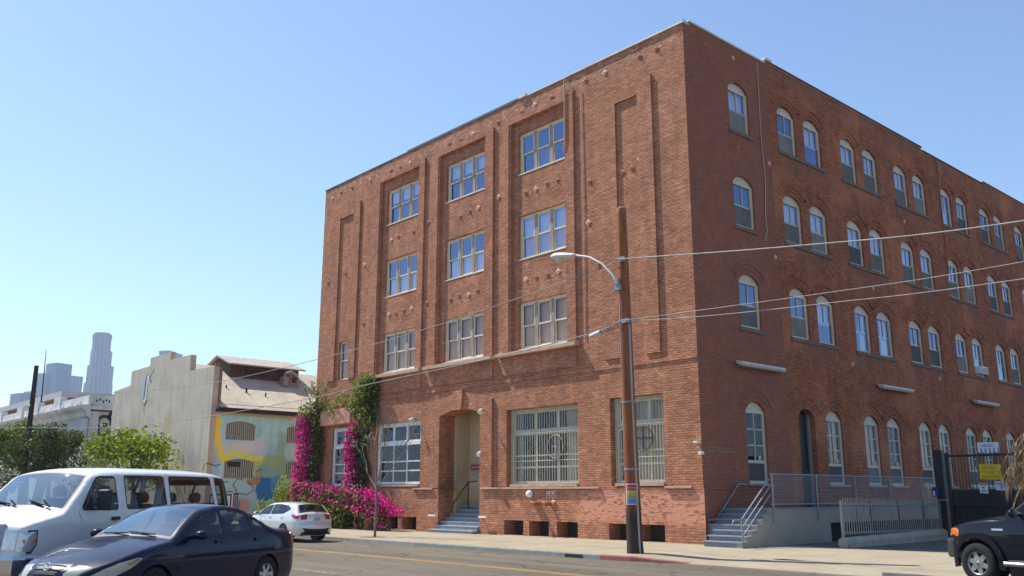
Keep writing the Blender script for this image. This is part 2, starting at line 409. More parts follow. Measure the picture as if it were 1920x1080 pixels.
# ---- right side (faces +X); corbelled hoods follow the arches
COLS = [(2.55, 3.82)]
for n in range(8):
    COLS += [(5.78+4.81*n, 7.06+4.81*n), (7.68+4.81*n, 8.97+4.81*n)]
SROW = [7.32, 10.97, 14.62]
LEN = 44.5
mb = MB(); sops = []
for z in SROW:
    for a, b in COLS: sops.append(op(a, b, z, z+1.66, 0.17, 0.29))
GW = []
for i, (a, b) in enumerate(COLS):
    if i == 1: sops.append(op(5.80, 6.92, 1.27, 4.42, 0.42, 0.33)); continue
    c = (a+b)/2-0.02 if i else 3.12
    sops.append(op(c-0.6, c+0.6, 2.04, 4.46, 0.17, 0.32)); GW.append((c-0.6, c+0.6))
wall(mb, PS(0.0), 0.0, LEN, -0.1, 18.0, sops)
def hood(a, b, zs, rise, r0, r1, p):
    h = (b-a)/2; cx = (a+b)/2; Rr = (h*h+rise*rise)/(2*rise); cz = zs+rise-Rr; an = math.asin(min(1, h/Rr))*1.06; n = 9
    for q in range(n):
        t0, t1 = -an+2*an*q/n, -an+2*an*(q+1)/n
        c = [(cx+(Rr+r)*math.sin(t), cz+(Rr+r)*math.cos(t)) for r, t in ((r0, t0), (r1, t0), (r1, t1), (r0, t1))]
        A = [(p, y, z) for y, z in c]; B = [(0.0, y, z) for y, z in c]
        mb.add(A+B, [(0, 1, 2, 3), (1, 5, 6, 2), (0, 4, 5, 1), (3, 2, 6, 7), (0, 3, 7, 4)])
for z in SROW:
    for i, (a, b) in enumerate(COLS):
        if i == 0 and z > 8: continue
        hood(a, b, z+1.66, 0.29, 0.17, 0.29, 0.016); hood(a, b, z+1.66, 0.29, 0.37, 0.47, 0.024)
for (a, b) in GW+[(5.80, 6.92)]:
    hood(a, b, 4.46, 0.32, 0.18, 0.30, 0.016); hood(a, b, 4.46, 0.32, 0.38, 0.48, 0.024)
mb.box(-0.25, 0.012, 5.2, 18.6, 18.0, 18.17)
mb.box(-0.25, 0.008, 26.0, LEN, 18.0, 18.14)
mb.box(0.0, 0.03, 0.05, 5.1, 1.86, 1.93)
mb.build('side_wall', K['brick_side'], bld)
# hidden sides, roof, dark core
mb = MB()
mb.quad((FL, 0, -.1), (FL, LEN, -.1), (FL, LEN, TOP), (FL, 0, TOP)); mb.quad((FL, LEN, -.1), (0, LEN, -.1), (0, LEN, 18.0), (FL, LEN, 18.0))
mb.build('rear_wall', K['brick_front'], bld)
MB().quad((FL, 0.02, 17.3), (-.02, .02, 17.3), (-.02, LEN, 17.3), (FL, LEN, 17.3)).build('roof', K['roof'], bld)
# parapet copings
each('coping', K['coping'], [(-5.75, 0.06, -0.06, 0.28, TOP, TOP+0.075), (-0.28, 0.06, 0.285, 5.045, TOP+0.15, TOP+0.21), (-8.05, -5.75, -0.045, 0.28, TOP, TOP+0.05), (-8.5, -8.05, -0.1, 0.28, TOP, TOP+0.14), (-0.3, 0.09, 5.05, 5.5, 18.17, 18.25)])
each('coping', K['coping_dark'], [(-16.6, -8.5, -0.03, 0.28, TOP, TOP+0.11), (FL-.03, -16.6, -0.03, 0.28, TOP, TOP+0.05), (-0.28, 0.04, 5.5, 18.7, 18.17, 18.20), (-0.28, 0.04, 18.7, 26, 18.0, 18.05), (-0.28, 0.04, 26, LEN, 18.14, 18.18)])
MB().bar((FL+.3, .4, 17.85), (FL+.3, 44, 17.85), .3, .6).build('parapet', K['brick_front'], bld)
MB().box(FL+0.6, -1.2, 2.0, LEN-1, 0.0, 17.0).build('interior_core', K['room'], bld)

# ---- pale sills and ledges
def sill_prism(x0, x1, z, proj, h):
    mb = MB(); mb.add([(x0, -proj, z-h), (x1, -proj, z-h), (x1, 0.0, z-h), (x0, 0.0, z-h), (x0, -proj, z-h*0.35), (x1, -proj, z-h*0.35), (x1, 0.0, z), (x0, 0.0, z)],
           [(0, 3, 2, 1), (0, 1, 5, 4), (4, 5, 6, 7), (1, 2, 6, 5), (0, 4, 7, 3), (2, 3, 7, 6)]); mb.build('sill', K['ledge'], bld)
for x0, x1 in ((-19.6, -14.95), (-14.62, -10.0), (-9.72, -5.25)): sill_prism(x0, x1, 7.22, 0.27, 0.20)
each('ledge', K['ledge'], [(x0, x1, -0.16, -0.083, 1.89, 1.955) for x0, x1 in ((-15.3, -13.9), (-10.72, -4.3), (-1.42, -0.36))])
each('sill', K['ledge'], [(-9.0, -5.42, -0.10, 0.30, 1.97, 2.07), (-3.6, -1.49, -0.10, 0.30, 1.97, 2.07), (-18.3, -15.02, -0.10, 0.2, 2.02, 2.10)]+
     [(p0, p1, -0.10, 0.05, 0.145, 0.185) for p0, p1 in ((-9.34, -8.25), (-7.93, -6.87), (-6.46, -5.41), (-3.93, -2.86), (-17.42, -16.45), (-16.12, -15.06))])
ss = plain('stone_sill', (0.17, 0.12, 0.10), 0.85, 0.3, 4.0)
each('sill', ss, [(0.0, 0.05, COLS[i][0]-0.10, COLS[min(i+1, len(COLS)-1)][1]+0.12, z-0.13, z+0.005) for z in SROW for i in range(1, 17, 2)]+[(0.0, 0.05, 2.45, 3.95, z-0.13, z+0.005) for z in SROW])
each('sill', plain('painted_sill', (0.42, 0.37, 0.31), 0.8, 0.2, 4.0), [(-0.12, 0.07, a-0.08, b+0.14, 1.97, 2.05) for a, b in GW])
# block over the far left shop window
mb = MB(); mb.box(-23.25, -20.4, -0.30, -0.0, 5.02, 5.80)
o = mb.build('lintel_block', plain('stucco_block', (0.60, 0.30, 0.20), 0.85, 0.25, 1.6, bump=0.3), bld)
bv = o.modifiers.new('b', 'BEVEL'); bv.width = 0.05; bv.segments = 2
# dark backs of the basement lights
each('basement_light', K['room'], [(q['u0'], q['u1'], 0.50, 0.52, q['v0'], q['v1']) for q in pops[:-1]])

# ---- entry passage with steps
mb = MB()
mb.quad((-13.40, .75, .1), (-13.40, 1.46, .1), (-13.40, 1.46, 5.3), (-13.40, .75, 5.3))
mb.quad((-10.95, .75, .1), (-10.95, .75, 5.3), (-10.95, 1.46, 5.3), (-10.95, 1.46, .1))
mb.quad((-13.40, 1.46, .1), (-10.95, 1.46, .1), (-10.95, 1.46, 5.3), (-13.40, 1.46, 5.3))
mb.quad((-13.40, .75, 5.3), (-13.40, 1.46, 5.3), (-10.95, 1.46, 5.3), (-10.95, .75, 5.3))
mb.quad((-13.55, .75, .1), (-13.40, .75, .1), (-13.40, .75, 5.3), (-13.55, .75, 5.3))
mb.build('entry_passage', K['cream_plaster'], bld)
st = MB(); sn = MB()
for i in range(7):
    y0 = -0.42+0.235*i; x0 = -13.54; z1 = 0.28+0.158*i
    if i < 2: x0 = -13.75 if i == 0 else -13.54
    st.box(x0, -10.84, y0+0.012, 1.45, (0.05 if i == 0 else z1-0.158), z1-0.03); sn.box(x0, -10.84, y0, y0+0.30 if i < 6 else 1.45, z1-0.03, z1)
stp = st.build('steps', K['step_blue'], bld); sn.build('tread', plain('tread_edge', (0.34, 0.355, 0.39), 0.7, 0.2, 5.0), stp)
MB().tube([(-13.0, 0.05, 1.0), (-12.75, 0.9, 2.2), (-12.2, 0.9, 2.22)], 0.025).tube([(-12.75, 0.9, 2.2), (-12.75, 0.9, 1.0)], 0.025).build('handrail', K['iron'], bld)
mb = MB(); mb.box(-13.28, -12.60, 1.43, 1.457, 2.62, 3.0)
sg = mb.build('entry_sign', plain('sign_pink', (0.55, 0.33, 0.31), 0.6, 0.08), bld)
MB().box(-13.23, -12.65, 1.42, 1.428, 2.70, 2.93).build('sign_field', plain('sign_red', (0.36, 0.02, 0.03), 0.5, 0.08), sg)
mb = MB()
for i in range(5): mb.box(-13.17+.11*i, -13.10+.11*i, 1.412, 1.419, 2.75+.02*(i % 2), 2.89-.015*(i % 3))
mb.build('lettering', plain('sign_pale', (0.55, 0.36, 0.34), 0.6, 0.08), sg)

# ---- front windows: three double hung sashes with worn mullions
rnd = random.Random(11)
def pane_set(parent, quads, glass):
    g = MB()
    for q in quads: g.quad(*q)
    return g.build('pane', glass, parent, recalc=False)
def triple_window(x0, x1, z0, z1, y, row, col):
    f = MB(); wn = MB(); panes = []; bl = MB()
    fw = 0.075
    f.box(x0, x1, y-0.05, y+0.08, z0, z0+fw); f.box(x0, x1, y-0.05, y+0.08, z1-fw, z1)
    f.box(x0, x0+fw, y-0.05, y+0.08, z0+fw, z1-fw); f.box(x1-fw, x1, y-0.05, y+0.08, z0+fw, z1-fw)
    mw = 0.17; sw = (x1-x0-2*fw-2*mw)/3; zm = (z0+z1)/2+0.02
    for k in range(3):
        a = x0+fw+k*(sw+mw); b = a+sw
        if k < 2: wn.box(b, b+mw, y-0.035, y+0.07, z0+fw, z1-fw)
        s = 0.055
        for (p, q, yy) in ((z0+fw, zm, y+0.035), (zm-0.05, z1-fw, y)):
            f.box(a, a+s, yy-0.02, yy+0.02, p, q); f.box(b-s, b, yy-0.02, yy+0.02, p, q)
            f.box(a+s, b-s, yy-0.02, yy+0.02, p, p+s); f.box(a+s, b-s, yy-0.02, yy+0.02, q-s, q)
            panes.append(((a+s, yy, p+s), (b-s, yy, p+s), (b-s, yy, q-s), (a+s, yy, q-s)))
        mode = row
        if mode == 0: bl.quad((a, y+.12, z0+fw), (b, y+.12, z0+fw), (b, y+.12, z1-fw), (a, y+.12, z1-fw), 1)
        else:
            if (row, col) == (2, 2) and k == 1: bl.quad((a, y+.10, z0+fw), (b, y+.10, z0+fw), (b, y+.10, zm-.05), (a, y+.10, zm-.05), 2)
            h = z1-fw-(0.55+0.12*rnd.random())*(z1-z0) if (row, col) != (1, 2) else z1-fw-0.5*(z1-z0)
            if row == 2 and col < 2: h = z1-fw-0.33*(z1-z0)
            if row == 1 and col < 2: bl.quad((a, y+.12, z0+fw), (b, y+.12, z0+fw), (b, y+.12, zm), (a, y+.12, zm), 0)
            elif (row, col) == (1, 2):
                bl.quad((a, y+.12, zm-.02), (b, y+.12, zm-.02), (b, y+.12, z1-fw), (a, y+.12, z1-fw), 0)
                bl.quad((a, y+.12, z0+fw), (b, y+.12, z0+fw), (b, y+.12, zm-.02), (a, y+.12, zm-.02), 1)
            elif row == 2 and col < 2: bl.quad((a, y+.12, h), (b, y+.12, h), (b, y+.12, z1-fw), (a, y+.12, z1-fw), 0)
    w_ = f.build('window', K['frame_cream'], bld); wn.build('mullion', K['frame_worn'], w_)
    pane_set(w_, panes, K['glass'] if row else K['glass_dim'])
    if bl.v: bl.build('blind', [K['blind'], K['curtain'], K['screen']], w_, recalc=False)
    MB().box(x0, x1, y-0.18, y-0.05, z0-0.03, z0+0.015).build('sill', K['frame_cream'], w_)
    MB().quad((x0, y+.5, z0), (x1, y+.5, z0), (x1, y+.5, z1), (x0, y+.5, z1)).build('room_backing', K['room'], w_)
for c, (a, b, wa, wb) in enumerate(BAY):
    for r_, (z0, z1) in enumerate(ROWS): triple_window(wa, wb, z0, z1, 0.26, r_, c)
# narrow window at the left end
f = MB(); x0, x1, z0, z1, y = -22.22, -21.17, 7.27, 9.23, 0.16
for q in ((x0, x0+.09, z0, z1), (x1-.09, x1, z0, z1), (x0+.09, x1-.09, z0, z0+.09), (x0+.09, x1-.09, z1-.09, z1), (x0+.09, x1-.09, (z0+z1)/2-.03, (z0+z1)/2+.03)): f.box(q[0], q[1], y-.04, y+.04, q[2], q[3])
w_ = f.build('window', K['frame_cream'], bld); pane_set(w_, [((x0, y, z0), (x1, y, z0), (x1, y, z1), (x0, y, z1))], K['glass_dim'])
MB().quad((x0, y+.1, z0), (x1, y+.1, z0), (x1, y+.1, z1), (x0, y+.1, z1)).build('blind', K['curtain'], w_)

# ---- ground floor shop windows
def shop_window(x0, x1, z0, z1, y, frame, bars=False, circle=None, glass='glass_dim', cols=3, curtain=None):
    f = MB(); panes = []; zt = z1-0.95; fw = 0.11
    def bx(a, b, p, q, t=0.045): f.box(a, b, y-t, y+t, p, q)
    bx(x0, x0+fw*1.6, z0, z1, .07); bx(x1-fw, x1, z0, z1, .07); bx(x0+fw*1.6, x1-fw, z0, z0+fw, .07); bx(x0+fw*1.6, x1-fw, z1-fw, z1, .07); bx(x0+fw*1.6, x1-fw, zt-.07, zt+.07, .09)
    a0 = x0+fw*1.6; cw = (x1-fw-a0)/cols
    for k in range(cols):
        a = a0+k*cw; b = a+cw
        bx(a, a+.07, zt+.07, z1-fw); bx(b-.07, b, zt+.07, z1-fw); bx(a+.07, b-.07, zt+.07, zt+.15); bx(a+.07, b-.07, z1-fw-.07, z1-fw)
        if k: f.box(a-.035, a+.035, y-.03, y+.03, z0+fw, zt-.07)
    for h in (0.27, 0.50): f.box(a0, x1-fw, y-.025, y+.025, z0+fw+(zt-z0)*h-.03, z0+fw+(zt-z0)*h+.03)
    w_ = f.build('window', frame, bld)
    pane_set(w_, [((x0, y, z0), (x1, y, z0), (x1, y, z1), (x0, y, z1))], K[glass])
    if curtain:
        c = MB(); n = 60
        for ca, cb in curtain:
            pts = [(ca+(cb-ca)*i/n, y+.22+.05*math.sin(i*1.9)+.02*math.sin(i*0.7)) for i in range(n+1)]
            for i in range(n): c.quad((*pts[i], z0), (*pts[i+1], z0), (*pts[i+1], z1), (*pts[i], z1))
        c.build('curtain', plain('pale_curtain', (0.86, 0.79, 0.63), 0.95, 0.1, 2), w_, recalc=False)
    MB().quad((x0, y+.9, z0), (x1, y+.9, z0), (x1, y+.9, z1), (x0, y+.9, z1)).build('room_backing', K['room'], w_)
    if bars:
        b = MB(); n = int((x1-x0)/0.135); yb = y-0.13
        for i in range(n+1):
            xx = x0+0.05+(x1-x0-0.1)*i/n; b.tube([(xx, yb, z0+.03), (xx, yb, z1-.02)], 0.013, 6)
        for zz in (z0+.05, z0+.86, zt, z1-.06): b.box(x0+.02, x1-.02, yb-.012, yb+.012, zz-.014, zz+.014)
        bo = b.build('window_bars', K['bar_pale'], w_)
        cx, cz, cr, cm = circle; b = MB()
        b.tube([(cx+cr*math.cos(t*math.pi/12), yb-.03, cz+cr*1.02*math.sin(t*math.pi/12)) for t in range(25)], 0.018, 6, caps=False)
        b.box(cx-.03, cx+.03, yb-.045, yb-.015, cz-cr*.93, cz+cr*.93); b.box(cx-cr*.93, cx+cr*.93, yb-.044, yb-.016, cz-.03, cz+.03) if cm == 'iron' else b.box(cx-.10, cx+.10, yb-.044, yb-.016, cz-.03, cz+.03)
        b.build('circle_ornament', K['iron'] if cm == 'iron' else plain('ornament_grey', (.34, .31, .26), .6, .2, 7), bo)
    return w_
K['bar_pale'] = plain('bar_paint', (0.56, 0.51, 0.40), 0.6, 0.2, 7.0)
K['frame_green'] = plain('frame_pale_green', (0.66, 0.65, 0.50), 0.6, 0.1, 5.0)
shop_window(-22.45, -19.6, 2.08, 4.88, 0.16, K['frame_white'], glass='glass_dim')
shop_window(-18.45, -15.0, 2.12, 4.86, 0.16, K['frame_white'], glass='glass_dim')
shop_window(-9.28, -5.42, 2.07, 4.93, 0.33, K['frame_green'], True, (-6.75, 3.42, 0.42, 'pale'), curtain=((-9.2, -8.95), (-6.5, -5.42)))
shop_window(-3.83, -1.50, 2.07, 4.98, 0.33, K['frame_green'], True, (-2.52, 3.55, 0.40, 'iron'), curtain=((-3.3, -1.5),))

# ---- right side windows
blind_r = random.Random(5)
SCR = [K['screen'], plain('screen_pale', (.20, .19, .17), .8, .2, 2), plain('screen_dark', (.06, .06, .06), .7, .3, 2), K['screen']]
def arched_window(a, b, z0, zs, rise, tall=False):
    x = -0.13; f = MB(); fw = 0.115
    f.box(x-.05, x+.05, a, a+fw, z0, zs); f.box(x-.05, x+.05, b-fw, b, z0, zs); f.box(x-.05, x+.06, a+fw, b-fw, z0, z0+.09); f.box(x-.045, x+.045, a+fw, b-fw, zs-.07, zs+.03)
    ya, yb = a+fw, b-fw; ym = (ya+yb)/2; panes = []; sc = MB()
    ap = arch_pts(a, b, zs, rise)
    f.prism(ap, lambda u, v: (x+.03, u, v), lambda u, v: (x-.03, u, v))
    if not tall:
        zm = (z0+zs)/2+.02; s = .05
        f.box(x-.06, x-.01, ya, yb, zm-.04, zm+.04)
        f.box(x-.02, x+.03, ya, ya+.035, zm, zs-.07); f.box(x-.02, x+.03, yb-.035, yb, zm, zs-.07)
        f.box(x-.02, x+.03, ym-.018, ym+.018, zm+.04, zs-.07)
        panes.append(((x, ya, zm), (x, yb, zm), (x, yb, zs-.07), (x, ya, zs-.07)))
        if blind_r.random() < 0.82:
            lo = z0+.09
            sc.quad((x+.015, ya, lo), (x+.015, yb, lo), (x+.015, yb, zm-.04), (x+.015, ya, zm-.04))
            if blind_r.random() < .4: f.box(x-.02, x+.012, ya, yb, zm-.24, zm-.20)
        else:
            panes.append(((x, ya, z0), (x, yb, z0), (x, yb, zm), (x, ya, zm)))
    else:
        zl = z0+.72; hh = (zs-.07-zl)/3
        f.box(x-.05, x+.04, ya, yb, zl-.05, zl+.05)
        for k in (1, 2): f.box(x-.03, x+.03, ya, yb, zl+hh*k-.02, zl+hh*k+.02)
        f.box(x-.03, x+.03, ym-.018, ym+.018, zl+.05, zs-.07)
        panes.append(((x, ya, zl), (x, yb, zl), (x, yb, zs-.07), (x, ya, zs-.07)))
        sc.quad((x+.015, ya, z0+.09), (x+.015, yb, z0+.09), (x+.015, yb, zl-.05), (x+.015, ya, zl-.05))
        f.box(x+.04, x+.07, ym+.12, ym+.24, zl+.06, zl+.20)
    w_ = f.build('window', K['frame_tan'], bld)
    pane_set(w_, panes, K['glass'] if not tall else K['glass_dim'])
    if sc.v: sc.build('insect_screen', blind_r.choice(SCR), w_, recalc=False)
    if blind_r.random() < (.4 if tall else .75):
        k = blind_r.random(); lo = zs-(.45+.45*k)*(zs-z0)
        bq = MB()
        if blind_r.random() < .5: bq.quad((x-.12, ya, lo), (x-.12, yb, lo), (x-.12, yb, zs), (x-.12, ya, zs))
        else:
            c0 = ya+(yb-ya)*blind_r.choice((.35, .5, .6)); bq.quad((x-.12, c0, z0), (x-.12, yb, z0), (x-.12, yb, zs), (x-.12, c0, zs))
        bq.build('blind', K['curtain'] if tall else K['blind'], w_, recalc=False)
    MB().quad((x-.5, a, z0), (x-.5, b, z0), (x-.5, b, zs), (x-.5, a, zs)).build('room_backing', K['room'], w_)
for a, b in COLS:
    for z in SROW: arched_window(a, b, z, z+1.66, 0.29)
for a, b in GW: arched_window(a, b, 2.05, 4.46, 0.32, True)
# side door
mb = MB(); mb.box(-0.36, -0.30, 5.82, 6.90, 1.28, 4.72)
dr = mb.build('door', K['black_paint'], bld)
mb = MB(); mb.box(-0.29, -0.24, 5.82, 5.9, 1.28, 4.6); mb.box(-0.29, -0.24, 6.0, 6.05, 1.3, 3.6); mb.box(-0.29, -0.2, 6.80, 6.90, 1.28, 4.6)
mb.build('door_frame', K['steel_grey'], dr)
MB().tube([(-.26, 6.55, 2.2), (-.22, 6.55, 2.2), (-.22, 6.55, 2.55), (-.26, 6.55, 2.55)], .012).build('handle', K['steel_grey'], dr)
# painted letters on the side wall
text_mesh('wall_lettering', 'R2O4DESIGN', 0.235, plain('faded_letters', (0.36, 0.25, 0.17), 0.9, 0.2, 9), bld, face_right(0.012, 1.02, 3.08), 0.004)

# ---- anchor plates
plates = []
def anchor(x, y, z, side, k):
    mbp = MB(); s = 0.15 if side == 'f' else 0.12
    if side == 'f':
        mbp.add([(0, 0, s), (s, 0, 0), (0, 0, -s), (-s, 0, 0), (0, -.035, 0)], [(0, 1, 4), (1, 2, 4), (2, 3, 4), (3, 0, 4)]); mbp.lathe([(0.02, -.06), (.02, -.03)], 6, axis='Y')
    else:
        mbp.add([(0, 0, s), (0, s, 0), (0, 0, -s), (0, -s, 0), (.03, 0, 0)], [(0, 1, 4), (1, 2, 4), (2, 3, 4), (3, 0, 4)])
    mbp.build('anchor_plate', K['rust_pale'] if k % 3 == 0 else K['rust'], bld, loc=(x, y, z))
k = 0
for x in (-23.6, -22.7, -21.6, -19.9, -18.0, -17.2, -16.4, -13.3, -12.5, -11.6, -9.9, -8.4, -7.6, -6.6, -4.7, -3.7, -2.0, -1.2):
    anchor(x, -0.01 if not any(abs(x-q) < 2.2 for q in (-17.2, -12.3, -7.4)) else -0.01, 17.32+rnd.uniform(-.06, .06), 'f', k); k += 1
for a, b, wa, wb in BAY:
    for zz in (13.75, 10.08):
        for t in (.16, .38, .62, .84):
            if rnd.random() < .85: anchor(wa+(wb-wa)*t, 0.09, zz+rnd.uniform(-.05, .05), 'f', k); k += 1
for x, z in ((-14.78, 13.9), (-14.75, 10.1), (-9.85, 13.9), (-4.6, 13.2), (-4.2, 9.9), (-4.7, 11.6), (-2.95, 13.1), (-2.5, 13.15), (-2.1, 13.4), (-23.6, 12.6), (-23.3, 12.7), (-20.1, 12.9), (-21.9, 12.8), (-20.0, 9.9), (-6.1, 6.75), (-22.9, 10.0)):
    anchor(x, -0.012, z, 'f', k); k += 1
for y in (1.3, 3.0, 4.5): anchor(0.01, y, 17.45+0.1*rnd.random(), 's', k); k += 1
for zz in (13.9, 10.25, 6.75):
    for y in (3.0, 5.0, 6.3, 8.6, 10.1, 12.4, 14.6, 16.0, 18.0):
        if rnd.random() < .7: anchor(0.01, y, zz+rnd.uniform(-.1, .1), 's', k); k += 1
# conduit and cables clipped to the walls
MB().tube([(0.03, 4.55, 17.9), (0.03, 4.5, 15), (0.03, 4.6, 13), (0.03, 4.45, 11.6), (.03, 4.5, 11.1), (.03, 4.3, 10.7)], 0.02, 6).build('conduit', K['ledge'], bld)
MB().tube([(-5.75, -.12, 17.8), (-5.78, -.12, 15.2), (-5.85, -.10, 14.8), (-5.8, .05, 14.5)], 0.025, 6).tube([(-4.95, -.03, 17.0), (-4.9, -.03, 12), (-4.95, -.03, 7.2)], 0.014, 6).build('conduit', K['ledge'], bld)
MB().tube([(0.03, 20.2, 18.0), (0.03, 20.2, 12.0)], 0.03, 6).build('conduit', K['rust'], bld)
# ------------------------------------------------------------------ ground, street, kerbs
def asphalt(name, c, patch=0.25):
    m = NM(name); v = m.obj()
    big = m.noise(m.scale(v, 0.5, 1.6, 1), 0.35, 5, 0.6); fine = m.noise(v, 55, 3, 0.7); mid = m.noise(m.scale(v, .35, 2.2, 1), 2.2, 4, .6)
    f = m.math('ADD', m.math('ADD', m.math('MULTIPLY', big, 0.5), m.math('MULTIPLY', fine, 0.22)), m.math('MULTIPLY', mid, 0.28))
    col = m.ramp(f, [(0.3, tuple(x*(1-patch) for x in c)), (0.7, tuple(x*(1+patch) for x in c))])
    vo = m.n('TexVoronoi', feature='DISTANCE_TO_EDGE', i_Scale=0.32); 
    wv = m.n('VectorMath', operation='ADD'); nz = m.n('TexNoise', i_Scale=1.7); m.l(v, nz.inputs['Vector']); m.l(v, wv.inputs[0]); m.l(nz.outputs['Color'], wv.inputs[1]); m.l(wv.outputs[0], vo.inputs['Vector'])
    cr = m.math('MULTIPLY', m.math('SUBTRACT', 1.0, m.sstep(vo.outputs['Distance'], 0.003, 0.018)), m.sstep(m.noise(v, .25, 2), .38, .5))
    col = m.mix(m.math('MULTIPLY', cr, 0.85), col, tuple(x*.35 for x in c))
    lane = m.noise(m.scale(v, .06, .9, 1), 1.0, 3, .55); col = m.mix(.7, col, m.ramp(lane, [(.36, (.72, .70, .68)), (.64, (1.16, 1.14, 1.1))]), 'MULTIPLY')
    oil = m.sstep(m.noise(v, 1.1, 4, .7, .6), .63, .72); col = m.mix(m.math('MULTIPLY', oil, .55), col, tuple(x*.38 for x in c))
    m.col(col); m.set(rough=0.9, spec=0.3); m.bump(fine, 0.35, 0.01); return m.mat
def concrete(name, c, joint=1.5):
    m = NM(name); v = m.obj(); sx = m.n('SeparateXYZ'); m.l(v, sx.inputs[0])
    n = m.math('ADD', m.math('MULTIPLY', m.noise(v, 0.8, 5, .6), .6), m.math('MULTIPLY', m.noise(v, 14, 4, .6), .4))
    col = m.ramp(n, [(0.3, tuple(x*.78 for x in c)), (0.7, tuple(min(1, x*1.14) for x in c))])
    def line(q, o):
        f = m.math('ABSOLUTE', m.math('SUBTRACT', m.math('FRACT', m.math('ADD', m.math('DIVIDE', q, joint), o)), 0.5))
        return m.math('SUBTRACT', 1.0, m.sstep(f, 0.004, 0.011))
    j = m.math('MAXIMUM', line(sx.outputs[0], .3), line(sx.outputs[1], .45))
    col = m.mix(m.math('MULTIPLY', j, .55), col, tuple(x*.4 for x in c))
    st = m.sstep(m.noise(v, 5.0, 3, .7, 1.0), .66, .74); col = m.mix(m.math('MULTIPLY', st, .35), col, tuple(x*.4 for x in c))
    m.col(col); m.set(rough=.9, spec=.25); m.bump(m.noise(v, 60, 3), .25, .008); return m.mat
K['asphalt'] = asphalt('asphalt', (0.132, 0.111, 0.082)); K['asphalt_dark'] = asphalt('asphalt_dark', (0.085, 0.078, 0.068))
K['walk'] = concrete('sidewalk_concrete', (0.345, 0.29, 0.205)); K['kerb'] = plain('kerb_concrete', (0.24, 0.225, 0.20), .85, .25, 3)
K['kerb_red'] = plain('kerb_red', (0.26, 0.075, 0.07), .8, .3, 5); K['kerb_green'] = plain('kerb_grey_green', (0.185, 0.20, 0.175), .85, .25, 4)
K['earth'] = plain('dry_earth', (0.20, 0.165, 0.125), .95, .25, .6)
def structure(o, name=None): o['kind'] = 'structure'; return o
mb = MB(); n = 48
mb.poly([(2600*math.cos(2*math.pi*i/n), 2600*math.sin(2*math.pi*i/n), -.06) for i in range(n)])
structure(mb.build('ground', K['earth']))
KY = -5.22
structure(MB().quad((-220, -70, 0), (120, -70, 0), (120, KY+2.5, 0), (-220, KY+2.5, 0)).build('road', K['asphalt']))
# sidewalk: crowned slab with a kerb that sinks into the driveway apron
xs = [-220, -60, -30, -16, -8, -4, -1, 0.4, 1.4, 2.2, 2.9, 3.6, 5, 7, 9, 12, 18, 40, 120]
def wz(x, y):
    kerb = 0.125
    if x > 1.4: kerb = 0.125-0.11*min(1, (x-1.4)/1.6)
    if x > 7.5: kerb = 0.015
    t = max(0, min(1, (y-ky(x))/5.2)); base = 0.19 if x > -6 else 0.19-0.07*min(1, (-6-x)/12)
    return kerb+(base-kerb)*t
def ky(x):
    if x < 0.4: return KY
    if x < 3: return KY+0.6*((x-0.4)/2.6)**2
    return KY+0.6
SPLIT = 0.05
mb = MB(); kb = MB(); kr = MB(); kg = MB(); kw = MB(); ys = [0, .14, .35, .6, .8, .92, 1.0]
for i in range(len(xs)-1):
    a, b = xs[i], xs[i+1]
    for j in range(6):
        def pt(x, t, top=1.2):
            y0 = ky(x)+.16; y = y0+(top-y0)*t; return (x, y, wz(x, y))
        tp = 60 if b <= -24 else 1.6
        mb.add([pt(a, ys[j], tp), pt(b, ys[j], tp), pt(b, ys[j+1], tp), pt(a, ys[j+1], tp)], [(0, 1, 2, 3)], 0, True)
    t = kw if a >= 2.9 else kr if (0.4 <= a < 2.9) else (kg if -9 < a < 0.4 else kb)
    pa, pb = (a, ky(a), 0), (b, ky(b), 0); ha, hb = wz(a, ky(a)), wz(b, ky(b))
    t.add([(a, ky(a)-.02, -.05), (b, ky(b)-.02, -.05), (b, ky(b), hb-.02), (a, ky(a), ha-.02), (b, ky(b)+.02, hb), (a, ky(a)+.02, ha), (b, ky(b)+.16, wz(b, ky(b)+.16)), (a, ky(a)+.16, wz(a, ky(a)+.16))],
          [(0, 1, 2, 3), (3, 2, 4, 5), (5, 4, 6, 7)])
structure(mb.build('sidewalk', K['walk']))
structure(kb.build('kerb', K['kerb'])); structure(kg.build('kerb', K['kerb_green'])); structure(kr.build('kerb', K['kerb_red'])); structure(kw.build('kerb', K['walk']))
structure(MB().box(-.9, -.25, KY-.03, KY+.05, 0.004, .095).build('storm_drain', K['black_paint']))
# lot between the buildings, driveway beside the loft, dark patches
structure(MB().quad((-37.2, 1.5, .135), (FL-.05, 1.5, .135), (FL-.05, 60, .135), (-37.2, 60, .135)).build('lot', K['walk']))
structure(MB().quad((0.0, 1.55, .19), (60, 1.55, .19), (60, 60, .30), (0.0, 60, .30)).build('driveway', plain('driveway_asphalt', (0.12, 0.108, 0.095), .9, .25, 1.2)))
structure(MB().add([(5.9, -6.6, .005), (30, -9, .005), (30, -4.65, .005), (9.2, -4.65, .006), (7.6, -4.75, .006)], [(0, 1, 2, 3, 4)]).build('street_patch', K['asphalt_dark']))
structure(MB().box(7.9, 30, -4.62, -4.46, 0.0, .10).build('kerb', K['kerb']))
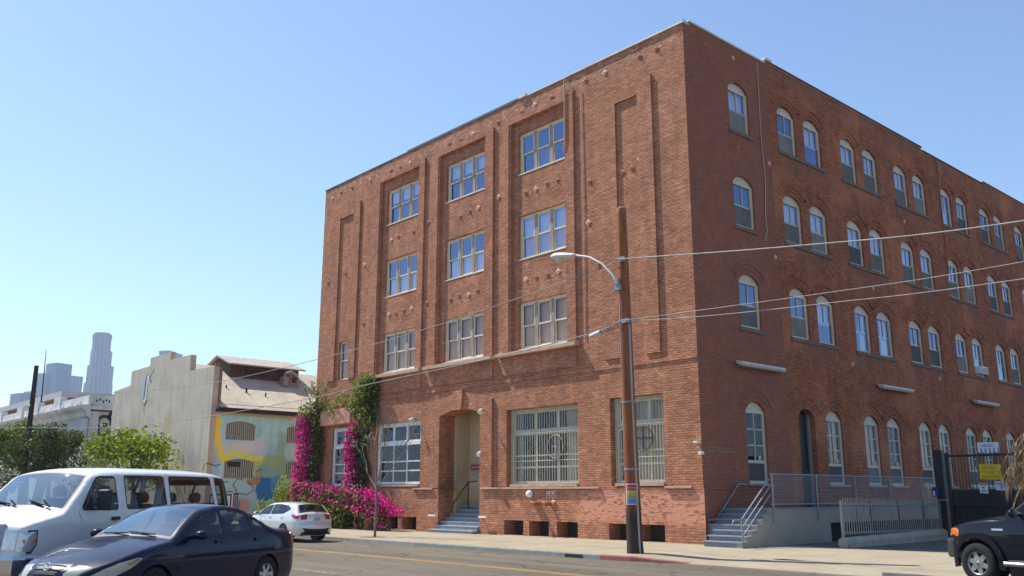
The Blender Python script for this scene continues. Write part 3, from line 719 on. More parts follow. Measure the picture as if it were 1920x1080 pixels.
# road paint, worn
def worn(name, c, under, amt):
    m = NM(name); v = m.obj(); n = m.math('ADD', m.math('MULTIPLY', m.noise(v, 9, 4, .7), .6), m.math('MULTIPLY', m.noise(v, 1.2, 3), .4))
    m.col(m.mix(m.sstep(n, amt-.08, amt+.08), c, under)); m.set(rough=.85); return m.mat
yl = worn('yellow_road_paint', (0.36, 0.215, 0.04), (0.17, 0.14, 0.09), .56); wl = worn('white_road_paint', (0.33, 0.31, 0.26), (0.145, 0.125, 0.095), .46)
mb = MB()
for yy in (-9.22, -9.06): mb.quad((-200, yy, .004), (60, yy, .004), (60, yy+.11, .004), (-200, yy+.11, .004))
structure(mb.build('yellow_line', yl))
structure(MB().quad((-200, -6.72, .004), (60, -6.72, .004), (60, -6.64, .004), (-200, -6.64, .004)).build('white_line', wl))
structure(MB().quad((-200, -12.9, .004), (4.5, -12.9, .004), (4.5, -12.8, .004), (-200, -12.8, .004)).build('white_line', wl))
structure(MB().lathe([(0.0, .152), (.45, .150), (.62, .146)], 20, c=(-11.9, -4.2, -.016)).build('tree_pit', plain('pit_soil', (0.13, 0.07, 0.045), .95, .4, 8)))

# ------------------------------------------------------------------ porch with stairs, rails, picket fence, gate
XP = 1.8
porch = thing('entrance_porch', 'grey concrete side porch with stair flight rising along the brick wall', 'porch', (0, 0, 0))
mb = MB(); NS = 7; rise = (1.27-.19)/NS; ystart = -0.72; run = 0.27
pts = [(ystart+run*(NS-1), 1.27)]
prof = [(ystart, 0.0)]
for i in range(NS): prof += [(ystart+run*i, .19+rise*(i+1)), (ystart+run*(i+1), .19+rise*(i+1))]
prof[-1] = (20.0, 1.27); prof += [(20.0, 0.80), (4.3, 0.80), (4.3, 0.0)]
mb.prism(prof, lambda u, v: (XP, u, v), lambda u, v: (XP-.18, u, v))
MB().quad((XP-.5, 4.2, 0), (XP-.5, 20, 0), (XP-.5, 20, .85), (XP-.5, 4.2, .85)).build('porch_void_shade', K['room'], porch)  # dark sheet painted as the shade under the porch deck
mb.build('porch_wall', plain('porch_render', (0.35, 0.315, 0.26), .85, .14, 1.2), porch)
mb = MB(); tr = MB()
for i in range(NS):
    y0 = ystart+run*i; z1 = .19+rise*(i+1); y1 = y0+run if i < NS-1 else 20.0
    mb.box(0.45 if i < 3 else 0.015, XP-.183, y0+.015, min(y1, 4.3), 0.0, z1-.035)
    tr.box(0.40 if i < 3 else 0.012, XP+.012, y0-.02, y1-.021, z1-.035, z1+.003)
so_ = mb.build('stair_flight', K['step_blue'], porch); tr.build('tread', plain('tread_grey', (0.26, 0.265, 0.29), .75, .15, 4), so_)
rail = thing('porch_railing', 'grey tube railing with mesh panels along the concrete porch edge', 'railing', (0, 0, 0))
mb = MB(); zt, zb = 2.30, 1.40; x = XP-.03
py = [0.98, 3.55, 6.05, 8.55, 11.0, 13.1]
mb.tube([(x, .98, zt), (x, 13.1, zt)], .028).tube([(x, .98, zb), (x, 13.1, zb)], .022)
mb.build('rail', K['steel_grey'], rail)
for y in py: MB().tube([(x+.06, y, zt), (x+.06, y, .88)], .028).build('post', K['steel_grey'], rail)
m = NM('rail_mesh'); v = m.obj(); sx = m.n('SeparateXYZ'); m.l(v, sx.inputs[0])
def grid(q): return m.math('LESS_THAN', m.math('FRACT', m.math('MULTIPLY', q, 22)), .16)
g = m.math('MAXIMUM', grid(sx.outputs[1]), grid(sx.outputs[2])); m.col((0.26, 0.265, 0.29)); m.set(rough=.5)
tb = m.n('BsdfTransparent'); mx = m.n('MixShader'); m.l(g, mx.inputs[0]); m.l(tb.outputs[0], mx.inputs[1]); m.l(m.b.outputs[0], mx.inputs[2]); m.l(mx.outputs[0], m.out.inputs[0])
MB().quad((x, .98, zb), (x, 13.1, zb), (x, 13.1, zt), (x, .98, zt)).build('mesh_panel', m.mat, rail)
srail = thing('stair_handrail', 'slanting triple pipe handrail beside the porch steps', 'handrail', (0, 0, 0))
yb0, yt0 = -.60, .95
mb = MB()
mb.tube([(XP-.05, -1.02, .82), (XP-.05, -1.05, .90), (XP-.05, -1.0, .96), (XP-.05, yb0, .98), (XP-.05, yt0, 2.16)], .025)
for dz in (.24, .48): mb.tube([(XP-.05, yb0, .98-dz), (XP-.05, yt0, 2.16-dz)], .02)
mb.build('rail', K['steel_grey'], srail); MB().tube([(XP-.05, yb0, .98), (XP-.05, yb0, .2)], .025).build('post', K['steel_grey'], srail)
wr = thing('wall_handrail', 'bent pipe handrail fixed to the shaded brick wall above the porch steps', 'handrail', (0, 0, 0))
MB().tube([(.09, -.05+.1, .92), (.09, .45, .92), (.09, 1.75, 2.02), (.09, 3.3, 2.02)], .024).build('rail', K['steel_grey'], wr)
for q in ((.3, .92), (1.75, 2.02), (3.1, 2.02)): MB().tube([(.0, q[0], q[1]-.06), (.09, q[0], q[1])], .014).build('bracket', K['steel_grey'], wr)

XF = 3.6
fen = thing('picket_fence', 'grey steel picket fence on a low concrete kerb beside the driveway', 'fence', (0, 0, 0))
mb = MB(); L0, L1 = 1.75, 8.45
mb.tube([(XF, L0-.03, .31), (XF, L1, .40)], .165, 14)
mb.box(XF-.16, XF+.155, L0+.12, L1, 0.05, .33)
mb.build('concrete_kerb', plain('fence_kerb', (0.40, 0.36, 0.29), .9, .2, 3, bump=.3), fen)
pk = plain('picket_paint', (0.34, 0.31, 0.275), .6, .15, 4); npk = 47
mb = MB()
for i in range(npk):
    y = L0+.13+(L1-L0-.2)*i/(npk-1); mb.box(XF-.012, XF+.012, y-.011, y+.011, .52, 1.60-.015*(y-L0))
mb.build('pickets', pk, fen)
mb = MB()
for zz in (.60, 1.42): mb.bar((XF, L0, zz), (XF, L1, zz-.05), .035, .04)
mb.build('rail', pk, fen)
MB().bar((XF, L0, .40), (XF, L0, 1.52), .065).build('post', pk, fen)
for y in (3.6, 5.4, 7.2): MB().bar((XF-.04, y, .35), (XF-.04, y, 1.5), .05).build('post', K['iron'], fen)

gate = thing('driveway_gate', 'tall black iron driveway gate hung with warning signs beside brick wall', 'gate', (0, 0, 0))
YG = 8.6
ir = plain('gate_black', (0.016, 0.016, 0.019), .5, .3, 6)
MB().box(3.5, 3.78, YG-.12, YG+.12, .15, 3.2).build('post', ir, gate)
MB().box(3.86, 3.98, YG-.06, YG+.06, .15, 3.1).build('post', ir, gate)
mb = MB(); mb.box(3.98, 10.5, YG-.05, YG+.05, 2.95, 3.03); mb.box(3.98, 10.5, YG-.05, YG+.05, 1.32, 1.38); mb.box(3.98, 10.5, YG-.05, YG+.05, .36, .48)
mb.build('gate_frame', ir, gate)
mb = MB(); i = 0; x = 4.05
while x < 10.5: mb.box(x, x+.022, YG-.011, YG+.011, .48, 2.93); x += .105
mb.build('bars', ir, gate)
MB().quad((3.98, YG+.03, .4), (10.5, YG+.03, .4), (10.5, YG+.03, 1.85), (3.98, YG+.03, 1.85)).build('lower_panel', plain('gate_panel', (0.035, 0.034, 0.034), .7, .35, 3, stretch=(7, 1, .3)), gate)
ib = thing('intercom', 'small blue intercom box with shelf on the black gate post', 'intercom', (0, 0, 0))
MB().box(3.42, 3.62, YG-.26, YG-.125, 1.62, 1.95).build('case', plain('intercom_blue', (0.02, 0.03, 0.14), .4, .2, 4), ib)
MB().box(3.45, 3.50, YG-.265, YG-.261, 1.66, 1.82).build('label_plate', K['white_paint'], ib)
MB().box(3.3, 3.9, YG-.32, YG-.13, 1.50, 1.53).build('shelf', K['steel_grey'], ib)
tag(MB().box(3.22, 3.36, YG-.3, YG-.2, 1.88, 2.10).bar((3.29, YG-.25, 1.88), (3.29, YG-.25, .4), .03).build('keypad_box', plain('keypad_cream', (.5, .5, .38), .6, .1, 5)), 'pale keypad box on a thin stalk before the gate post', 'keypad')
# signs on the gate
def panel(name, label, x0, x1, z0, z1, mat, skew=0.0, y=YG-.075):
    mb = MB(); p = [(x0, z0+skew), (x1, z0-skew), (x1, z1-skew), (x0, z1+skew)]
    mb.prism(p, lambda u, v: (u, y-.012, v), lambda u, v: (u, y, v))
    return tag(mb.build(name, mat), label, 'sign')
y_ = YG-.075-.012
s = panel('warning_sign', 'yellow notice board with dark lettering fixed to the black gate', 4.98, 5.66, 2.19, 2.68, plain('sign_yellow', (0.80, 0.52, 0.01), .5, .06), .01)
bk = plain('sign_ink', (0.09, 0.055, 0.01), .6, .1)
mb = MB()
for z, a, b, h in ((2.62, 5.05, 5.58, .012), (2.585, 5.05, 5.42, .012), (2.55, 5.05, 5.55, .012), (2.515, 5.08, 5.2, .012), (2.515, 5.32, 5.5, .012), (2.455, 5.02, 5.62, .016), (2.40, 5.15, 5.45, .022), (2.33, 5.04, 5.6, .010), (2.285, 5.04, 5.6, .014), (2.24, 5.04, 5.62, .02)):
    x = a; q = random.Random(int(z*1000))
    while x < b: wd = q.uniform(.03, .09); mb.box(x, min(b, x+wd), y_-.004, y_-.001, z-h/2, z+h/2); x += wd+.015
mb.build('lettering', bk, s)
s = panel('banner_sign', 'white sign with five blue bottom tabs above the gate beam', 5.0, 5.68, 3.06, 3.40, plain('sign_white', (0.68, 0.70, 0.76), .5, .08), .008)
bl = plain('sign_blue', (0.06, 0.10, 0.26), .5, .1)
mb = MB()
for i in range(5): mb.prism([(5.09+.135*i, 3.06), (5.135+.135*i, 3.06), (5.125+.135*i, 3.22), (5.10+.135*i, 3.22)], lambda u, v: (u, y_-.004, v), lambda u, v: (u, y_-.001, v))
mb.box(5.12, 5.52, y_-.004, y_-.001, 3.30, 3.325); mb.box(5.12, 5.5, y_-.004, y_-.001, 3.255, 3.27)
mb.build('lettering', bl, s)
s = panel('notice_sign', 'small white upright notice with red header on the gate', 4.92, 5.18, 1.74, 2.06, K['white_paint'], .008)
MB().box(4.94, 5.16, y_-.004, y_-.001, 2.0, 2.045).build('header', plain('sign_header', (.4, .05, .03), .5, .05), s)
mb = MB().box(5.0, 5.09, y_-.004, y_-.001, 1.91, 1.96)
for z in (1.87, 1.84, 1.81, 1.78): mb.box(4.96, 5.14, y_-.004, y_-.001, z-.007, z+.007)
mb.build('lettering', bl, s)
s = panel('notice_sign', 'pale blue and white notice right of the red headed one on the gate', 5.44, 5.84, 1.83, 2.12, plain('sign_pale_blue', (0.58, 0.66, 0.76), .5, .06), .012)
mb = MB().box(5.47, 5.75, y_-.004, y_-.001, 2.02, 2.08).box(5.77, 5.80, y_-.004, y_-.001, 2.02, 2.09)
mb.prism([(5.55, 1.98), (5.58, 1.98), (5.64, 1.88), (5.61, 1.88)], lambda u, v: (u, y_-.004, v), lambda u, v: (u, y_-.001, v))
mb.build('lettering', plain('sign_mid_blue', (0.16, 0.30, 0.52), .5, .1), s)

# ------------------------------------------------------------------ street pole, lamp, wires
PX, PY_ = 0.76, -4.2
pole = thing('utility_pole', 'tall reddish brown wooden utility pole standing by the red kerb', 'pole', (0, 0, 0))
m = NM('pole_wood'); v = m.obj(); sx = m.n('SeparateXYZ'); m.l(v, sx.inputs[0])
gr = m.noise(m.scale(v, 9, 9, .5), 2.0, 5, .7)
c = m.ramp(gr, [(.3, (0.17, 0.052, 0.02)), (.7, (0.38, 0.135, 0.05))])
e = m.math('ADD', sx.outputs[2], m.math('MULTIPLY', gr, .5))
c = m.mix(m.sstep(e, 1.3, 1.95), m.ramp(gr, [(.3, (0.028, 0.02, 0.016)), (.7, (0.07, 0.048, 0.034))]), c)
m.col(c); m.set(rough=.8, spec=.3); m.bump(gr, .6, .02)
MB().tube([(PX, PY_, .1), (PX-.01, PY_, .5), (PX-.09, PY_, 4.0), (PX-.14, PY_, 7.5), (PX-.165, PY_, 9.95)], [.235, .215, .195, .165, .135], 18).build('pole_shaft', m.mat, pole)
MB().lathe([(.0, .05), (.09, .02), (.135, -.02), (.138, -.16)], 14, c=(PX-.165, PY_, 9.98)).build('pole_cap', K['rust'], pole)
MB().tube([(PX+.205, PY_-.05, .13), (PX+.10, PY_-.05, 3.5), (PX+.055, PY_-.05, 6.38), (PX-.02, PY_-.05, 6.5)], .030, 8).build('conduit', plain('conduit_grey', (.40, .35, .32), .6, .15, 6), pole)
mb = MB()
for z in (2.35, 4.2): mb.lathe([(.212, z), (.212, z+.05)], 14, c=(PX-.03-.01*z, PY_, 0))
mb.tube([(PX-.22, PY_-.02, 3.55), (PX-.36, PY_-.10, 3.42)], .02, 6).tube([(PX-.18, PY_-.16, 7.7), (PX-.18, PY_-.16, 2.2)], .016, 6)
mb.box(PX-.2, PX+.1, PY_-.24, PY_-.2, 8.28, 8.42); mb.box(PX-.2, PX+.2, PY_-.24, PY_-.2, 6.46, 6.58)
mb.build('bracket', K['steel_grey'], pole)
lamp = thing('street_lamp', 'white cobra head street lamp on a curved arm over the sidewalk', 'street lamp', (0, 0, 0))
gp = plain('lamp_grey', (0.52, 0.51, 0.48), .5, .12, 5)
MB().tube([(PX-.22, PY_-.16, 7.62), (PX-.45, PY_-.16, 7.98), (PX-.85, PY_-.16, 8.38), (PX-1.35, PY_-.16, 8.68), (PX-1.95, PY_-.16, 8.86)], .035, 8).build('arm', gp, lamp)
MB().box(PX-.30, PX-.10, PY_-.26, PY_-.1, 7.45, 7.62).box(PX-.26, PX-.14, PY_-.28, PY_-.1, 7.62, 7.82).build('bracket', K['steel_grey'], lamp)
mb = MB(); n = 12; Pp = []; F = []
secs = [(-1.9, .05, .045, .045), (-2.05, .075, .07, .06), (-2.3, .12, .10, .07), (-2.55, .175, .135, .075), (-2.75, .18, .13, .07), (-2.9, .13, .09, .06), (-2.97, .04, .03, .03)]
for dx, ww, hu, hd in secs:
    zc = 8.86+(-1.9-dx)*.12
    for k in range(n):
        a = 2*math.pi*k/n; s_ = math.sin(a); Pp.append((PX+dx, PY_-.16+ww*math.cos(a), zc+(hu if s_ > 0 else hd)*s_))
for i in range(len(secs)-1):
    for k in range(n): F.append((i*n+k, i*n+(k+1) % n, (i+1)*n+(k+1) % n, (i+1)*n+k))
F += [tuple(range(n)), tuple(range((len(secs)-1)*n, len(secs)*n))]
mb.add(Pp, F, 0, True); hd_ = mb.build('lamp_head', plain('lamp_white', (.66, .65, .60), .45, .08, 4), lamp)
mb = MB(); mb.lathe([(.155, 0), (.15, -.05), (.11, -.12), (.05, -.155), (.0, -.165)], 16, c=(PX-2.62, PY_-.16, 8.90)); mb.build('lens', plain('lamp_lens', (.62, .58, .47), .2, .05), hd_)
def wire(name, pts, r, mat, label, cat='wire'):
    # smooth sag through the given points
    P = [Vector(p) for p in pts]; out = []
    for i in range(len(P)-1):
        p0 = P[max(i-1, 0)]; p1, p2 = P[i], P[i+1]; p3 = P[min(i+2, len(P)-1)]
        for k in range(10):
            t = k/10; out.append(.5*((2*p1)+(p2-p0)*t+(2*p0-5*p1+4*p2-p3)*t*t+(3*p1-p0-3*p2+p3)*t*t*t))
    out.append(P[-1]); return tag(MB().tube(out, r, 6).build(name, mat), label, cat)
wp = plain('wire_pale', (.40, .38, .36), .6, .25, 3); wd = plain('wire_dark', (.10, .10, .11), .7, .3, 3); wg = plain('wire_grey', (.26, .25, .25), .7, .25, 3)
wire('power_line', [(PX-.1, PY_-.25, 8.36), (6.31, -4.3, 7.62), (11.3, -4.3, 7.1), (20, -4.3, 6.8), (40, -4.3, 7.6)] , .015, wp, 'thick twisted pale cable from pole top toward the upper right')
wire('power_line', [(PX-.18, PY_-.25, 8.36), (-.87, -4.25, 8.22), (-8.3, -4.4, 7.6), (-16.7, -4.7, 7.2), (-27, -5.0, 7.1), (-40, -5.4, 7.7), (-54.3, -6, 8.75), (-75, -6.3, 10.3)], .013, wg, 'upper thin cable running left across the brick front')
wire('power_line', [(PX+.05, PY_-.25, 6.53), (7.05, -4.3, 6.33), (11.24, -4.3, 6.26), (22, -4.3, 6.4), (40, -4.3, 7.2)], .0075, wp, 'upper of two low cables right of the pole')
wire('power_line', [(PX+.05, PY_-.25, 6.50), (3.5, -4.3, 6.28), (7.03, -4.3, 6.08), (10.95, -4.3, 5.92), (22, -4.3, 5.8), (40, -4.3, 6.6)], .0085, wp, 'lowest pale cable right of the pole')
wire('power_line', [(PX-.1, PY_-.25, 6.52), (-.91, -4.22, 6.36), (-6, -4.25, 6.1), (-12.3, -4.4, 5.88), (-18, -4.6, 5.6), (-32, -5.0, 5.42), (-43, -5.5, 5.72), (-54.4, -6.1, 6.3), (-70, -6.2, 7.0)], .015, wg, 'lower thick cable running left past the bougainvillea')
sp = thing('cable_splice', 'grey cable splice box hanging on the lower wire beside pole', 'splice box', (0, 0, 0))
MB().tube([(-.72, -4.24, 6.27), (-.30, -4.24, 6.36)], .075, 10).build('case', plain('splice_grey', (.50, .52, .55), .5, .1, 6), sp)
mb = MB()
for i in range(6):
    x = -.22+.13*i; mb.tube([(x+.07*math.cos(t), -4.24+.03*math.sin(2*t), 6.40+.015*i+.09*math.sin(t)) for t in [k*math.pi/5 for k in range(11)]], .010, 5, caps=False)
mb.build('coil', wd, sp)
# poster on the pole
ps = thing('rainbow_poster', 'rainbow striped poster stapled around the wooden utility pole', 'poster', (0, 0, 0))
def curved(z0, z1, r, a0, a1, n=10):
    mb = MB(); q = [(PX-.035+r*math.cos(a0+(a1-a0)*i/n), PY_+r*math.sin(a0+(a1-a0)*i/n)) for i in range(n+1)]
    for i in range(n): mb.add([(*q[i], z0), (*q[i+1], z0), (*q[i+1], z1), (*q[i], z1)], [(0, 1, 2, 3)], 0, True)
    return mb
ang = math.atan2(CAM_POS.y-PY_, CAM_POS.x-PX)-.12
curved(1.42, 1.98, .214, ang-.85, ang+.85).build('paper', plain('poster_white', (.72, .70, .72), .7, .05), ps)
for nm, c, z0, z1 in (('red', (.50, .03, .06), 1.80, 1.955), ('yellow', (.62, .42, .03), 1.70, 1.80), ('green', (.30, .36, .05), 1.62, 1.70), ('teal', (.12, .27, .32), 1.545, 1.62), ('blue', (.03, .17, .50), 1.445, 1.545)):
    curved(z0, z1, .217, ang-.76, ang+.76).build(nm+'_stripe', plain('poster_'+nm, c, .7, .15, 9), ps)
mb = MB()
for z in (1.87, 1.755, 1.66, 1.58, 1.50):
    q = random.Random(int(z*100)); a = ang-.6
    while a < ang+.55:
        da = q.uniform(.05, .12); b = curved(z-.018, z+.018, .2185, a, a+da, 2); mb.add(b.v, b.f); a += da+.04
mb.build('lettering', plain('poster_ink', (.42, .36, .25), .7, .1), ps)
# ------------------------------------------------------------------ small fittings on the loft
for i, (y0, y1) in enumerate(((2.05, 4.75), (11.95, 14.7), (21.3, 23.9))):
    t = thing('tube_light', ['long pale tube light fitting over the corner ground floor window', 'middle pale tube light fitting high on the side wall', 'farthest small tube light fitting on the side wall'][i], 'wall lamp', (0, 0, 0), group='tube lights along the side wall')
    mb = MB(); mb.prism([(.04, 6.0), (.26, 5.93), (.30, 5.99), (.26, 6.06), (.04, 6.11)], lambda u, v: (u, y0, v), lambda u, v: (u, y1, v)); mb.build('housing', plain('tube_housing', (.60, .58, .52), .5, .1, 4), t)
    MB().box(.06, .24, y0+.05, y1-.05, 5.90, 5.955).build('diffuser', plain('tube_diffuser', (.34, .29, .22), .5, .1), t)
    MB().tube([(.02, y0-.5, 6.02), (.1, y0+.05, 6.03)], .012, 5).build('cable', wd, t)
def flood(x, y, z, label, dirx):
    t = thing('flood_lamp', label, 'flood lamp', (0, 0, 0), group='flood lamps on the front wall')
    MB().tube([(x, y, z), (x+dirx*.05, y-.22, z+.05)], .02, 6).build('arm', K['steel_grey'], t)
    MB().tube([(x+dirx*.02, y-.20, z+.04), (x-dirx*.02, y-.36, z-.06)], [.06, .10], 10).build('shade', K['white_paint'], t)
flood(-10.45, -.1, 4.96, 'small white lamp at the top right of the entry arch', -1)
flood(-10.5, -.1, 3.28, 'round white lamp halfway up the right side of the entry arch', -1)
flood(-15.3, -.02, 4.9, 'small lamp above the right end of white shop window', 1)
for x, lb in ((-13.55, 'short pale bar light left of the entry steps'), (-10.62, 'short pale bar light right of the entry steps')):
    t = thing('step_light', lb, 'step light', (0, 0, 0), group='bar lights beside the entry steps')
    MB().box(x-.42 if x < -12 else x-.05, x+.05 if x < -12 else x+.42, -.27, -.19, .79, .86).build('housing', K['white_paint'], t)
    MB().tube([(x, -.08, .82), (x, -.22, .82)], .025, 6).build('bracket', K['white_paint'], t)
t = thing('alarm_bell', 'round white alarm bell on the brick plinth', 'alarm bell', (0, 0, 0))
MB().lathe([(.0, -.28), (.10, -.27), (.13, -.22), (.13, -.12)], 16, axis='Y', c=(-7.8, 0, 1.70)).build('gong', K['white_paint'], t)
MB().tube([(-7.8, -.08, 1.70), (-7.8, -.14, 1.70)], .05, 8).build('mount', K['iron'], t)
t = thing('hose_connection', 'rusty brass fire hose inlets sticking out of the plinth', 'hose inlet', (0, 0, 0))
br = plain('old_brass', (.40, .19, .09), .55, .35, 10, metal=.2)
for x in (-7.35, -6.75):
    MB().tube([(x, -.08, 1.36), (x, -.30, 1.36), (x-.02, -.42, 1.32)], [.075, .075, .09], 10).tube([(x+.02, -.28, 1.36), (x-.18, -.38, 1.38)], [.06, .065], 10).build('inlet', br, t)
MB().lathe([(.13, -.085), (.13, -.11), (.0, -.11)], 14, axis='Y', c=(-6.6, 0, 1.36)).build('flange', br, t)
t = thing('number_plate_sign', 'small white lettered plate above the brass hose inlets', 'sign', (0, 0, 0))
mb = MB()
for r_, row in enumerate(((0, 1, 2, 3, 4, 5), (0, 1, 2, 4, 5), (0, 2, 3, 5), (0, 2, 4))):
    for c_ in row: mb.box(-6.98+.075*c_, -6.93+.075*c_, -.094, -.084, 1.76-.07*r_, 1.80-.07*r_)
mb.build('lettering', K['white_paint'], t)
t = thing('corner_camera', 'small white box camera on the brick corner edge', 'camera', (0, 0, 0))
MB().box(-.18, -.02, -.2, -.02, 3.28, 3.34).box(-.05, .08, -.12, -.0, 2.92, 3.02).build('case', K['white_paint'], t)
t = thing('air_conditioner', 'white window air conditioner in an upper side window', 'air conditioner', (0, 0, 0))
MB().box(-.06, .24, 22.25, 23.1, 7.43, 7.78).build('case', K['white_paint'], t)
mb = MB()
for i in range(6): mb.box(.241, .247, 22.3, 23.05, 7.47+.045*i, 7.49+.045*i)
mb.build('grille', K['screen'], t)
# ------------------------------------------------------------------ grey stepped-gable warehouse with mural
def stained(name, c, extra=None, vs=0.5):
    m = NM(name); uv, xyz, v = uv_wall(m)
    n = m.math('ADD', m.math('MULTIPLY', m.noise(v, .7, 5, .65), .55), m.math('MULTIPLY', m.noise(m.scale(v, 3.2, 3.2, .14), 1.0, 5, .65), .45))
    col = m.ramp(n, [(.32, tuple(x*.70 for x in c)), (.66, tuple(min(1, x*1.2) for x in c))])
    col = m.mix(m.math('MULTIPLY', m.sstep(m.noise(m.scale(v, 5, 5, .10), 1.0, 3, .6), .60, .78), .45), col, tuple(min(1, x*1.75) for x in c))
    if extra: col = extra(m, col, xyz, v)
    m.col(col); m.set(rough=.92, spec=.2); m.bump(m.noise(v, 6, 5, .7), .35, .03); return m.mat
def blob(m, col, xyz, v, a, b, ra, rb, c, amt=1.0, ax=1, soft=.35, wob=.5, sc=1.1, seed=0):
    """spray-painted patch: ellipse with a ragged rim"""
    du = m.math('DIVIDE', m.math('SUBTRACT', xyz[ax], a), ra); dv = m.math('DIVIDE', m.math('SUBTRACT', xyz[2], b), rb)
    r = m.math('SQRT', m.math('ADD', m.math('MULTIPLY', du, du), m.math('MULTIPLY', dv, dv)))
    nz = m.noise(m.scale(v, 1, 1, 1, (seed*3.1, seed*1.7, seed)), sc, 4, .6)
    r = m.math('ADD', r, m.math('MULTIPLY', m.math('SUBTRACT', nz, .5), wob*3))
    f = m.math('MULTIPLY', m.math('SUBTRACT', 1.0, m.sstep(r, 1-soft, 1+soft)), amt)
    return m.mix(f, col, c)
def grey_extra(m, c, xyz, v):
    for a, b, q in ((-44.0, 6.2, (.42, .32, .10)), (-50.5, 6.3, (.40, .25, .14)), (-53.2, 5.9, (.42, .36, .14))): c = blob(m, c, xyz, v, a, b, .8, .9, q, .45, 0, .6, .3)
    return blob(m, c, xyz, v, -39.5, 3.6, .9, .8, (.22, .24, .36), .4, 0, .6, .3)
def mural_extra(m, c, xyz, v):
    B = [(5.2, 2.6, 3.2, 2.4, (.34, .50, .50), .6), (1.9, 3.0, 2.0, 1.6, (.38, .60, .60), .6), (.15, 5.6, .45, 1.4, (.80, .60, .03), 1), (.35, 4.75, .5, .6, (.82, .62, .03), 1), (.9, 4.2, .75, .55, (.80, .64, .05), 1),
         (1.9, 4.35, .9, .40, (.62, .70, .10), .95), (3.0, 3.75, .8, .35, (.64, .66, .08), .9), (-.05, 3.9, .5, .75, (.22, .36, .58), .85), (.45, 3.4, .35, 1.0, (.26, .46, .60), .7), (1.15, 5.2, .4, .9, (.44, .56, .68), .7),
         (2.6, 4.75, 1.1, .5, (.56, .58, .70), .7), (4.3, 4.3, .30, .45, (.30, .46, .62), .8), (5.0, 5.0, .30, .55, (.25, .45, .38), .85), (4.9, 4.1, .26, .9, (.22, .42, .32), .85), (4.6, 3.4, .95, .75, (.25, .40, .20), .85),
         (5.5, 3.1, .8, .7, (.22, .38, .22), .8), (4.2, 2.7, .75, .6, (.20, .40, .36), .8), (4.0, 1.9, .65, .75, (.02, .16, .38), .95), (5.0, 2.2, .6, .7, (.06, .24, .46), .8), (6.0, 2.9, .5, .6, (.10, .30, .44), .8), (6.6, 1.7, .9, .9, (.06, .26, .44), .7),
         (3.1, 2.55, .45, .28, (.36, .20, .08), .85), (3.5, 3.0, .28, .35, (.34, .22, .09), .7), (3.3, 3.35, .5, .35, (.30, .42, .18), .7), (3.8, 3.3, .4, .3, (.20, .36, .38), .7)]
    for i, (a, b, ra, rb, q, am) in enumerate(B): c = blob(m, c, xyz, v, a, b, ra*1.1, rb*1.1, tuple(min(1, x*1.25) for x in q), am, 1, .14, .45, 1.6, i)
    top = m.sstep(m.math('ADD', xyz[2], m.math('MULTIPLY', m.noise(v, 2.5, 3), .25)), 6.62, 6.74)
    return m.mix(top, c, (.62, .56, .42))
wh = thing('warehouse', 'grey concrete warehouse with stepped gable and painted mural side wall', 'warehouse')
K['grey_con'] = stained('grey_concrete', (.53, .478, .385), grey_extra); K['mural'] = stained('mural_wall', (.43, .83, .86), mural_extra)
XG = -37.2
step = [(-55.5, 0), (XG, 0), (XG, 9.55), (-41.05, 9.65), (-41.05, 10.72), (-44.6, 10.76), (-44.6, 11.32), (-48.35, 11.30), (-48.35, 10.72), (-52.05, 10.68), (-52.05, 9.62), (-55.5, 9.45)]
mb = MB(); mb.prism(step, lambda u, v: (u, -.0, v), lambda u, v: (u, .38, v)); mb.build('gable_wall', K['grey_con'], wh)
mb = MB()
mw = [op(1.05, 3.05, 5.0, 5.98, .14, .22), op(5.25, 7.25, 4.95, 5.93, .14, .22), op(1.1, 3.1, 2.62, 3.66, .14, .18), op(5.3, 7.3, 2.6, 3.6, .14, .2)]
wall(mb, PS(XG), .38, 26, -.1, 7.25, mw); mb.build('mural_wall', K['mural'], wh)
MB().quad((-55.45, .38, -.1), (-55.45, 26, -.1), (-55.45, 26, 7.3), (-55.45, .38, 7.3)).quad((-55.45, 26, -.1), (XG, 26, -.1), (XG, 26, 7.3), (-55.45, 26, 7.3)).build('rear_wall', K['grey_con'], wh)
rf = stained('tan_roofing', (.50, .435, .335)); fas = plain('old_fascia', (.035, .028, .024), .9, .3, 4)
mb = MB()
def rz_(x): return 7.22+(XG-x)*.53 if x > -43.3 else 7.22+(XG+43.3)*.53-(-43.3-x)*.27
for a, b in ((-36.75, -43.3), (-43.3, -56)): mb.quad((a, .39, rz_(a)), (b, .39, rz_(b)), (b, 26.4, rz_(b)), (a, 26.4, rz_(a)))
rfo = mb.build('roof', rf, wh)
MB().box(-36.85, -36.72, .30, 26.4, rz_(-36.75)-.26, rz_(-36.75)-.01).box(XG+.005, -36.86, .3, 26.4, rz_(-36.75)-.25, rz_(-36.75)-.10).build('fascia', fas, wh)
MB().box(XG-.02, XG+.14, -.02, .36, 9.56, 9.75).box(XG-.05, XG+.05, .385, .55, 7.2, 9.55).build('downpipe', plain('downpipe', (.20, .16, .13), .8, .3, 5), wh)
